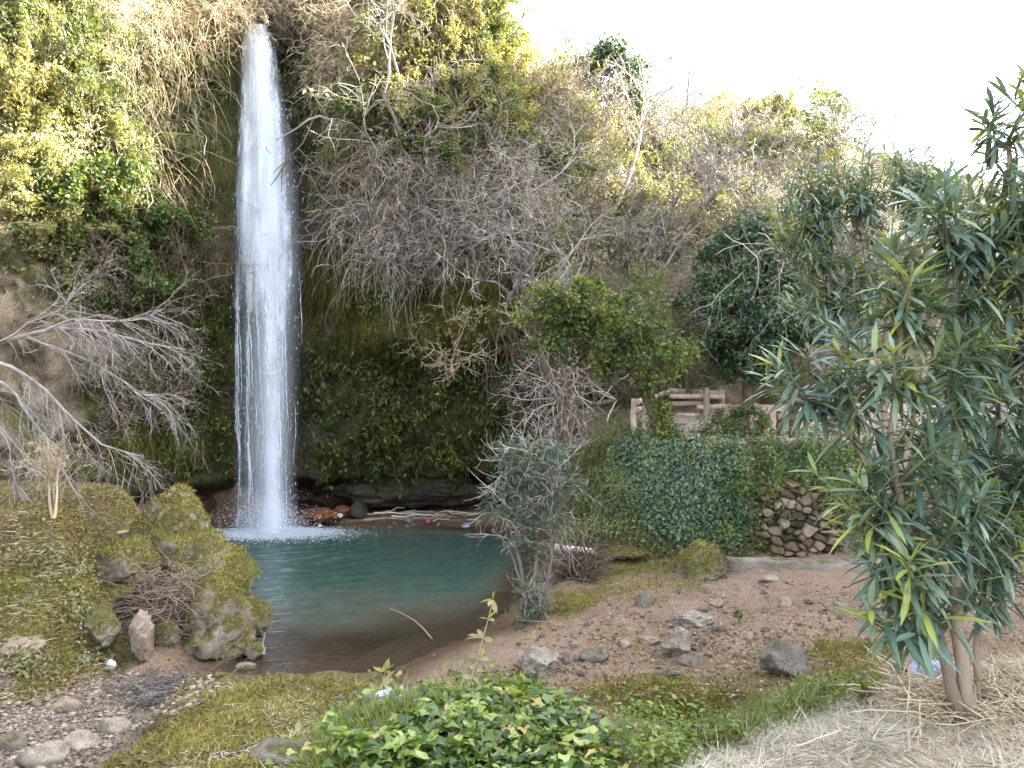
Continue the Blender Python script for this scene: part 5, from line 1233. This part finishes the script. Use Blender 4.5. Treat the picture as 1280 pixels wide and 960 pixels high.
def build_litter():
    # crumpled plastic by the mossy mound
    def bag(label, px, py, w, h, col, seed, name='plastic_bag', rough=.35, Y=None):
        p = g1(px, py) if Y is None else P(px, py, Y); r = np.random.default_rng(seed); V, T = ICO[3]; V = V.copy()
        f = 1 - np.abs(fbm(V * 2.1 + seed, 4, seed)); V = V * (.55 + .6 * f ** 2 + .12 * fbm(V * 7, 2, seed))[:, None] * np.array([w, w * .7, h])
        mb = MB(); mb.add(V + np.array([0, 0, h * .5]), tris=T)
        o = put(name, mb.mesh(name, plain(name + '_film_%d' % seed, col, rough, .5), True), None, p); tag(o, label, 'litter')
    bag('crumpled pale blue plastic bag at the edge of the ivy', 487, 886, .085, .07, (.42, .46, .62), 1)
    bag('crumpled dark grey plastic sheet beside the pale blue bag', 464, 878, .13, .08, (.07, .075, .09), 2, 'plastic_sheet')
    bag('crumpled black plastic sheet behind the pale blue bag', 502, 874, .11, .07, (.05, .05, .06), 3, 'plastic_sheet')
    bag('small white and blue plastic scrap at the grey slab', 138, 834, .06, .05, (.6, .66, .72), 4, 'plastic_scrap')
    bag('blue plastic scrap caught behind the oleander stems', 1157, 852, .10, .10, (.35, .45, .72), 5, 'plastic_scrap')
    bag('pink plastic scrap among the driftwood on the far shore', 535, 653, .06, .045, (.34, .07, .11), 6, 'plastic_scrap', Y=16.9)
    bag('blue and white plastic scrap at the right end of the far shore', 582, 659, .10, .04, (.16, .25, .34), 7, 'plastic_scrap', Y=16.4)
    bag('white plastic scrap in front of the orange rock ledge', 425, 646, .06, .05, (.5, .5, .46), 8, 'plastic_scrap', Y=16.8)
    bag('tiny white scrap at the waterline near the waterfall foam', 400, 658, .05, .03, (.5, .5, .46), 9, 'plastic_scrap', Y=16.6)
    # sticks
    def stick(label, pts, w, mat='drift', name='stick', seed=0):
        r = np.random.default_rng(seed); p = np.array(pts); s = np.linspace(0, 1, len(p)); q = np.linspace(0, 1, 9)
        p = np.stack([np.interp(q, s, p[:, k]) for k in range(3)], -1); b = p[0].copy()
        mb = MB(); tubes(mb, p - b + .006 * r.normal(size=p.shape), np.linspace(w, w * .5, 9), 6)
        tag(put(name, mb.mesh(name, M[mat]), None, b), label, 'stick')
    stick('short pale stick standing upright in the water by the mossy stone', [P(330, 818, 8.5), P(330, 790, 8.5)], .012)
    stick('bent pale stick poking from the shallows before the mossy mound', [P(288, 880, 7.2), P(283, 866, 7.3), P(277, 850, 7.4)], .014)
    stick('thin straight stick lying slanted under the pool surface', [P(540, 800, 9.2) + [0, 0, .01], P(520, 775, 10), P(487, 760, 10.5)], .010)
    # driftwood on the far shore
    r = np.random.default_rng(91)
    for k in range(22):
        x = -2.9 + 3.1 * r.random(); y = 16.8 + .7 * r.random(); L = .3 + .9 * r.random(); a = .35 * r.normal()
        mb = MB(); d = np.array([math.cos(a), math.sin(a), .08 * r.normal()]); q = np.linspace(-.5, .5, 6)[:, None]
        tubes(mb, d * L * q + .02 * r.normal(size=(6, 3)), np.linspace(.02, .008, 6), 5, r.random(1))
        tag(put('driftwood', mb.mesh('driftwood', M['drift']), None, (x, y, .13 + .18 * r.random())), 'thin stick of driftwood washed up under the grotto', 'driftwood', 'driftwood sticks on the far shore')
    stick('weathered plank lying behind the mossy boulders on the left', [P(108, 672, 11.0), P(168, 664, 11.2)], .05, 'drift', 'plank')
    # heap of twigs between the boulders
    def heap(name, label, cen, rad, n, L, w, mat, seed, flat=.5):
        r = np.random.default_rng(seed); mb = MB(); d = norm(r.normal(size=(n, 3)) * np.array([1, 1, flat]))
        p0 = np.array(rad) * r.normal(size=(n, 3)) * .55; PL = walk(r, p0, d, L * (.5 + r.random(n)), 5, .16, (0, 0, -.03))
        tubes(mb, PL, np.tile(np.linspace(w, w * .5, 5), (n, 1)), 3, r.random(n))
        o = put(name, mb.mesh(name, M[mat]), None, cen); tag(o, label, 'twigs')
    heap('twig_heap', 'heap of dead brown twigs jammed between the mossy boulders', P(208, 760, 8.85), (.34, .28, .30), 1100, .3, .006, 'twig_brown', 1)
    heap('twig_heap', 'flat drift of dead twigs at the foot of the left boulders', g1(190, 868) + [0, 0, .02], (.8, .35, .06), 1100, .28, .005, 'twig', 2, .15)
    heap('root_tangle', 'tangle of dead roots hanging under the pipe', P(722, 732, 11.4), (.28, .15, .36), 420, .6, .011, 'twig_brown', 3, 1.2)
    heap('twig_heap', 'drift of broken dry stalks around the oleander foot', g1(1250, 900) + [0, 0, .04], (.45, .3, .10), 900, .32, .005, 'twig_tan', 4, .25)

# ------------------------------------------------------------------ ground cover (stuff) and creepers
def carpet(name, label, kind, poly, n, ln, wd, mat, seed, shape='diamond', surf='ground', lift=.06, droop=.3, mask=None, cat=None, stand=.0, soft=11):
    r = np.random.default_rng(seed)
    pts = inpoly(r, poly, n); pts = pts + soft * r.normal(size=pts.shape) * r.random((n, 1)); W = (G if surf == 'ground' else C)(*pts.T); W = W[~np.isnan(W[:, 0])]
    nn = ground_n(W[:, 0], W[:, 1]) if surf == 'ground' else cliff_n(W[:, 0], W[:, 2])
    cl = fbm(W * 3.1, 3, seed)                        # clumps
    keep = (cl + .35 * r.normal(size=len(W))) > (-9 if mask is None else mask)
    W, nn, cl = W[keep], nn[keep], cl[keep]; m = len(W)
    h = lift * (r.random(m) ** 1.3) * (1 + .8 * cl)
    pos = W + nn * h[:, None]
    d = norm(np.cross(nn, r.normal(size=(m, 3))) + np.array([0, 0, -droop]) + stand * nn)
    leaves_mb = MB(); up = norm(nn + .45 * r.normal(size=(m, 3)))
    tone = np.clip(.4 + .5 * cl + .3 * r.normal(size=m), 0, 1)
    leaves(leaves_mb, pos, d, up, ln * (.6 + .7 * r.random(m)), wd * (.7 + .6 * r.random(m)), tone, shape)
    o = put(name, leaves_mb.mesh(name, M[mat])); tag(o, label, cat, None, kind); return o

def blades(name, label, poly, n, ln, wd, mat, seed, lean=.5, flat=False, mask=None, lift=0.0):
    r = np.random.default_rng(seed); pts = inpoly(r, poly, n); pts = pts + 9 * r.normal(size=pts.shape) * r.random((n, 1)); W = G(*pts.T); W = W[~np.isnan(W[:, 0])]
    cl = fbm(W * 2.3, 3, seed)
    if mask is not None: k = cl + .2 * r.normal(size=len(W)) > mask; W, cl = W[k], cl[k]
    m = len(W); nn = ground_n(W[:, 0], W[:, 1])
    t = r.normal(size=(m, 3)); d = norm(nn * (.03 if flat else 1) + lean * t * np.array([1, 1, .02 if flat else .3]) + (.09 * np.abs(r.normal(size=(m, 1))) * nn if flat else 0))
    if flat: d = norm(d + .5 * st(vnoise(W * 1.5, seed), vnoise(W * 1.5 + 9, seed + 1), 0 * cl))
    tone = np.clip(.45 + .4 * cl + .28 * r.normal(size=m), 0, 1); mb = MB()
    leaves(mb, W + nn * (lift * r.random((m, 1))), d, norm(nn + .4 * r.normal(size=(m, 3)) + np.array([0, -.3, 0])), ln * (.4 + .9 * r.random(m)), wd * (.7 + .6 * r.random(m)), tone, 'blade', 0, .05 if flat else .35)
    return tag(put(name, mb.mesh(name, M[mat])), label, None, None, 'stuff')

def build_cover():
    # hay on the near bank
    hp = [(830, 975), (900, 935), (1000, 888), (1100, 868), (1190, 850), (1285, 830), (1640, 815), (1700, 975)]
    blades('dry_grass', 'pale cut hay strewn over the near bank', hp, 125000, .15, .0045, 'hay', 1, 1.0, True, None, .03)
    # weeds along the edge of the near bank
    carpet('weeds', 'bright green weeds along the brook edge', 'stuff', [(800, 972), (850, 950), (910, 922), (990, 880), (1050, 860), (1110, 858), (1100, 872), (1000, 896), (900, 942), (840, 970)], 6000, .042, .018, 'leaf_weed', 2, 'diamond', 'ground', .11, .1, .0, None, .5, 14)
    blades('weed_grass', 'grass among the weeds on the brook edge', [(790, 975), (850, 950), (1000, 876), (1080, 872), (900, 945), (840, 970)], 1300, .17, .006, 'grass', 12, .5, False, -.1)
    # ivy mound
    ip = [(400, 975), (430, 930), (470, 905), (520, 880), (580, 862), (640, 868), (690, 890), (735, 930), (770, 975)]
    carpet('ivy', 'glossy variegated ivy covering the near hump', 'stuff', ip, 5500, .062, .062, 'leaf_ivy', 3, 'ivy', 'ground', .13, .25, -.35, None, .35, 22)
    carpet('ivy', 'small young ivy leaves trailing round the near hump', 'stuff', ip, 4500, .036, .038, 'leaf_ivy', 48, 'ivy', 'ground', .10, .25, None, None, .35, 34)
    carpet('weeds', 'sparse yellowish weeds above the gully', 'stuff', [(740, 965), (790, 915), (900, 890), (940, 900), (860, 945), (800, 975)], 1300, .04, .018, 'leaf_weed', 49, 'diamond', 'ground', .2, .1, -.2, None, .5, 12)
    blades('ivy_grass', 'bright grass at the left edge of the ivy hump', [(380, 975), (420, 915), (470, 900), (490, 920), (440, 975)], 1800, .15, .006, 'grass', 47, .5)
    blades('ivy_grass', 'grass blades poking through the ivy hump', ip, 1000, .2, .005, 'grass', 44, .6, False, -.1)
    carpet('ivy_litter', 'dead leaves caught in the ivy hump', 'stuff', ip, 160, .035, .028, 'litter', 45, 'diamond', 'ground', .16, .2)
    blades('grass', 'long grass growing through the ivy hump', [(390, 975), (430, 915), (520, 885), (600, 862), (660, 868), (640, 890), (500, 920), (440, 975)], 1500, .2, .006, 'grass', 4, .5)
    blades('mound_grass', 'short yellowing grass on the mossy mound', [(90, 975), (160, 925), (240, 872), (340, 850), (450, 852), (470, 880), (440, 930), (400, 975)], 36000, .045, .005, 'moss_tuft', 5, .9, False, .0)
    blades('mound_straw', 'dead straw on the mossy mound', [(200, 975), (260, 890), (430, 865), (440, 920), (380, 975)], 1800, .11, .0035, 'hay', 15, 1.2, True, .05, .02)
    # left bank
    lb = [(0, 600), (170, 600), (150, 690), (150, 760), (150, 830), (90, 860), (0, 880)]
    blades('bank_grass', 'short yellow-green grass on the left bank', lb, 34000, .07, .006, 'moss_tuft', 6, .9, False, .06)
    blades('bank_straw', 'dead straw matted on the left bank', lb, 2200, .12, .004, 'hay', 16, 1.2, True, .1, .03)
    carpet('bank_litter', 'brown dead leaves on the left bank', 'stuff', lb, 7000, .045, .032, 'litter', 17, 'diamond', 'ground', .04, 0, .1)
    carpet('bank_weeds', 'low yellowish weeds on the left bank', 'stuff', [(0, 690), (110, 690), (150, 770), (140, 830), (60, 850), (0, 840)], 7000, .05, .03, 'leaf_yellow', 7, 'diamond', 'ground', .1, .1, .18)
    # mossy edges on the bare bank
    for k, pl in enumerate([[(690, 870), (760, 845), (880, 850), (930, 860), (880, 905), (800, 900), (720, 890)], [(1020, 800), (1140, 810), (1120, 850), (1000, 845)], [(740, 700), (860, 690), (900, 730), (820, 755), (740, 740)], [(640, 780), (700, 740), (760, 745), (690, 790)]]):
        blades('moss_grass', 'olive moss and short grass tufts edging the bare bank', pl, 7500, .06, .006, 'moss_tuft', 20 + k, .9, False, -.02)
    blades('bank_tufts', 'sparse grass tufts dotted over the bare bank', [(690, 850), (760, 760), (1060, 740), (1060, 850), (900, 860)], 9000, .06, .005, 'moss_tuft', 30, .8, False, .42)
    # embankment
    em = [(712, 640), (725, 570), (755, 535), (800, 528), (850, 545), (905, 545), (960, 545), (1060, 550), (1060, 600), (940, 610), (930, 660), (880, 690), (840, 665), (820, 640), (770, 645), (740, 690), (712, 690)]
    carpet('embankment_ivy', 'dark green ivy sheet over the embankment below the railing', 'stuff', [(770, 555), (800, 540), (850, 538), (915, 545), (930, 620), (925, 680), (880, 690), (840, 660), (800, 640), (780, 600)], 11000, .062, .054, 'leaf_dark', 8, 'ivy', 'ground', .16, .5, -.05, None, .1, 18)
    carpet('embankment_creeper', 'fine grey-green creeper over the rounded end of the embankment', 'stuff', [(712, 690), (712, 610), (720, 560), (745, 520), (790, 505), (800, 530), (845, 545), (905, 550), (830, 600), (790, 630), (770, 660)], 30000, .05, .024, 'leaf_olive', 9, 'diamond', 'ground', .15, .5, -.12, None, .2, 14)
    carpet('embankment_weeds', 'straggling green creepers on the brown face of the embankment', 'stuff', [(740, 640), (800, 610), (860, 650), (930, 650), (930, 695), (760, 700)], 5000, .05, .03, 'leaf_bush', 18, 'diamond', 'ground', .12, .4, .05, None, .2, 14)
    carpet('embankment_litter', 'dead leaves and stalks on the brown face of the embankment', 'stuff', [(720, 600), (800, 600), (930, 650), (930, 700), (720, 700)], 4000, .07, .03, 'litter', 19, 'diamond', 'ground', .05, .6, -.1)
    carpet('embankment_undergrowth', 'green undergrowth along the top of the stone wall', 'stuff', [(895, 535), (1500, 525), (1500, 640), (1100, 620), (1000, 620), (900, 620)], 30000, .06, .04, 'leaf_bush', 10, 'diamond', 'ground', .2, .4, -.2)
    carpet('wall_creeper', 'thin creeper trailing over the stone wall', 'stuff', [(890, 590), (1060, 590), (1060, 640), (960, 660), (925, 700), (890, 690)], 2600, .06, .04, 'leaf_bush', 46, 'diamond', 'ground', .45, .8, .0, None, .3, 14)
    carpet('fallen_leaves', 'dead brown leaves scattered on the ground', 'stuff', [(0, 860), (240, 830), (480, 860), (640, 830), (1060, 760), (1060, 860), (700, 860), (300, 975), (0, 975)], 4200, .04, .03, 'litter', 11, 'diamond', 'ground', .012, 0)
    carpet('embankment_weeds', 'dry creepers on the bank beyond the oleanders', 'stuff', [(1060, 600), (1600, 600), (1600, 700), (1060, 700)], 9000, .06, .035, 'leaf_olive', 50, 'diamond', 'ground', .15, .4, .0, None, .3, 14)
    blades('bank_tufts', 'sparse grass tufts on the bank beyond the oleanders', [(1060, 700), (1640, 690), (1640, 815), (1060, 850)], 9000, .07, .005, 'moss_tuft', 51, .8, False, .25)
    # ferns and moss on the grotto wall
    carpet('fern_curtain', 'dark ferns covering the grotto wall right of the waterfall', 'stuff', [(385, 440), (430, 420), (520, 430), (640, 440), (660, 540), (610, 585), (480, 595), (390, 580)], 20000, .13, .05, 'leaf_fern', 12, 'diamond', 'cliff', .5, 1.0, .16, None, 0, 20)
    carpet('cliff_moss', 'shaggy olive moss on the overhang right of the waterfall', 'stuff', [(380, 320), (640, 330), (660, 440), (390, 440)], 24000, .16, .012, 'moss_hang', 22, 'blade', 'cliff', .12, 1.6, .0)
    carpet('cliff_moss', 'shaggy moss on the dark rock left of the waterfall', 'stuff', [(190, 180), (285, 150), (290, 400), (290, 590), (190, 590)], 20000, .15, .012, 'moss_hang', 23, 'blade', 'cliff', .1, 1.6, .05)
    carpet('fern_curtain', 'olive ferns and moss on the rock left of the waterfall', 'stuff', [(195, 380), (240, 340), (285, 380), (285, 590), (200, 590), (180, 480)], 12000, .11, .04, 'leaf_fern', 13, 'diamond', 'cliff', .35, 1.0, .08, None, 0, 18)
    carpet('cliff_leaves', 'small olive leaves speckling the upper cliff', 'stuff', [(0, 0), (640, 0), (660, 180), (600, 350), (420, 400), (380, 200), (280, 60), (250, 330), (150, 400), (0, 330)], 42000, .075, .038, 'leaf_olive', 14, 'diamond', 'cliff', .3, .5, .0)
    carpet('cliff_leaves', 'yellow-green leaves of climbers on the sunny upper cliff', 'stuff', [(0, 0), (290, 0), (270, 100), (180, 260), (110, 340), (0, 300)], 14000, .075, .04, 'leaf_yellow', 24, 'diamond', 'cliff', .3, .5, .1)
    carpet('cliff_leaves', 'yellow-green leaves of climbers on the cliff right of the waterfall', 'stuff', [(380, 0), (620, 0), (660, 200), (600, 320), (440, 340), (390, 200)], 14000, .075, .04, 'leaf_yellow', 25, 'diamond', 'cliff', .4, .5, .12)
    carpet('slope_leaves', 'small yellow-green leaves speckling the twiggy hillside', 'stuff', [(640, 130), (980, 170), (1000, 260), (960, 350), (640, 360)], 22000, .085, .045, 'leaf_yellow', 15, 'diamond', 'cliff', .9, .4, .05)
    # hanging moss beards
    r = np.random.default_rng(95)
    for label, px, py, w, n, L in [('yellow-green moss beard hanging from the ledge right of the waterfall', 418, 345, .55, 1500, .9), ('narrow moss beard just right of the falling water', 395, 335, .25, 500, .8),
                                   ('dull green moss beard hanging over the dark undercut left of the waterfall', 215, 560, .5, 1100, .6), ('mossy beard on the bulge left of the waterfall', 220, 345, .4, 700, .9)]:
        c = C(px, py)[0]; x = c[0] + w * (r.random(n) * 2 - 1); z = c[2] + .45 * r.random(n) + .15 * np.sin(x * 9)
        p0 = np.stack([x, cyl(x, z) - .08 - .1 * r.random(n), z], -1) - c
        PL = walk(r, p0, np.stack([.12 * r.normal(size=n), -.25 * np.ones(n), -np.ones(n)], -1), L * (.3 + .9 * r.random(n)), 5, .08, (0, 0, -.2))
        mb = MB(); tubes(mb, PL, np.tile(np.linspace(.014, .004, 5), (n, 1)), 3, r.random(n))
        tag(put('hanging_moss', mb.mesh('hanging_moss', M['moss_hang']), None, c), label, 'moss')
    # loose vines down the cliff
    def vines(name, label, poly, n, L, mat, seed, w=.008):
        r = np.random.default_rng(seed); W = C(*inpoly(r, poly, n).T); W = W[~np.isnan(W[:, 0])]; m = len(W)
        nn = cliff_n(W[:, 0], W[:, 2]); K = 9
        PL = walk(r, W + nn * .1, nn * .8 + np.array([0, 0, -.3]) + .35 * r.normal(size=(m, 3)), L * (.3 + r.random(m)), K, .2, (0, 0, -.25))
        PL[..., 1] = np.minimum(PL[..., 1], cyl(PL[..., 0], PL[..., 2]) - .03)
        mb = MB(); tubes(mb, PL, np.tile(np.linspace(w, w * .4, K), (m, 1)), 3, r.random(m))
        tag(put(name, mb.mesh(name, M[mat])), label, None, None, 'stuff')
    vines('hanging_vines', 'bare tan vines hanging down the cliff left of the waterfall', [(90, 0), (285, 0), (262, 40), (235, 140), (200, 260), (120, 180)], 380, 1.4, 'twig_tan', 31)
    vines('hanging_vines', 'bare tan vines hanging down the cliff right of the waterfall', [(372, 0), (560, 0), (560, 150), (460, 240), (425, 140), (400, 40)], 380, 1.3, 'twig_tan', 32)
    vines('hanging_vines', 'grey vines trailing off the hillside over the grotto', [(420, 200), (660, 200), (640, 330), (440, 350)], 420, 1.3, 'twig', 33)
    vines('hanging_vines', 'brown dead vines on the shaded rock left of the waterfall', [(130, 250), (270, 200), (270, 330), (230, 400), (130, 400)], 420, .9, 'twig_brown', 34)
    vines('hanging_vines', 'dead vines over the brown rock behind the forked tree', [(600, 400), (800, 400), (800, 540), (640, 560)], 700, 1.0, 'twig_brown', 35)
    # seedlings with yellow leaves
    def seedling(label, px, py, Y, H, seed, tone=.7, top=None):
        r = np.random.default_rng(seed); p = P(px, py, Y); p[2] = gz(p[0], p[1]); H = H if top is None else max(.2, CAMZ - (top - 480) / FOC * Y - p[2]); t = thing('seedling', label, 'seedling', p)
        PL = walk(r, np.zeros((1, 3)), np.array([[.1 * r.normal(), 0, 1]]), np.array([H]), 8, .12, (0, 0, .05)); mb = MB(); tubes(mb, PL, np.linspace(.006, .003, 8)[None], 5)
        put('stem', mb.mesh('stem', M['twig_tan']), t); n = 20; k = r.integers(3, 8, n); mb = MB()
        leaves(mb, PL[0][k], norm(r.normal(size=(n, 3)) + np.array([0, 0, .2])), norm(r.normal(size=(n, 3)) + np.array([0, -.5, 1])), .085 * (.6 + .8 * r.random(n)), .04, np.clip(tone + .2 * r.normal(size=n), 0, 1), 'lance')
        put('foliage', mb.mesh('foliage', M['leaf_yellow']), t)
    seedling('thin yellow-leaved seedling rising above the ivy hump', 572, 870, 5.0, .42, 1, .75, 748)
    seedling('yellow-leaved seedling beside the pale blue plastic bag', 458, 900, 5.3, .32, 2, .75, 838)
    seedling('young seedling with yellow leaves in the mossy mound', 378, 940, 5.2, .16, 3)
    seedling('little green seedling standing in the hay', 1086, 905, 4.4, .10, 4, .2)
    seedling('fine-leaved green weed clump on the bare bank', 925, 800, 9.2, .14, 5, .1)

# ------------------------------------------------------------------ light and camera
def build_light():
    el, az = radians(31), radians(7)
    s = Vector((math.cos(el) * math.cos(az), math.cos(el) * math.sin(az), math.sin(el)))
    w = bpy.data.worlds.new('World'); SC.world = w; w.use_nodes = True; nt = w.node_tree
    sky = nt.nodes.new('ShaderNodeTexSky'); sky.sky_type = 'NISHITA'; sky.sun_disc = False
    sky.sun_elevation = el; sky.sun_rotation = radians(90) - az
    sky.dust_density = 2.0; sky.air_density = 1.0
    bg = nt.nodes['Background']; bg.inputs[1].default_value = .15
    hs = nt.nodes.new('ShaderNodeHueSaturation'); hs.inputs['Saturation'].default_value = .52   # thin high haze: a paler sky
    nt.links.new(sky.outputs[0], hs.inputs['Color']); nt.links.new(hs.outputs[0], bg.inputs[0])
    l = bpy.data.lights.new('sun', 'SUN'); l.energy = 5.0; l.angle = radians(.5); l.color = (1, .93, .80)
    o = bpy.data.objects.new('sun', l); COL.objects.link(o); o.rotation_euler = (-s).to_track_quat('-Z', 'Y').to_euler()
    c = bpy.data.cameras.new('camera'); c.sensor_width = 36; c.lens = 36 * FOC / 1280; c.clip_end = 2000; c.clip_start = .05
    co = bpy.data.objects.new('camera', c); COL.objects.link(co); co.location = (0, 0, CAMZ); co.rotation_euler = (radians(90), 0, 0)
    SC.camera = co
    vs = SC.view_settings; vs.view_transform = 'Standard'; vs.look = 'None'; vs.exposure = 3.5; vs.gamma = 1; vs.use_curve_mapping = False
    cy = SC.cycles; cy.max_bounces = 6; cy.diffuse_bounces = 3; cy.glossy_bounces = 2; cy.transmission_bounces = 3; cy.transparent_max_bounces = 12
    cy.caustics_reflective = False; cy.caustics_refractive = False; cy.sample_clamp_indirect = 4

build_light(); build_ground(); build_cliff(); build_water(); build_rocks(); build_waterfall()
build_kits(); build_thickets(); build_trees(); build_oleanders(); build_fences(); build_litter(); build_cover()
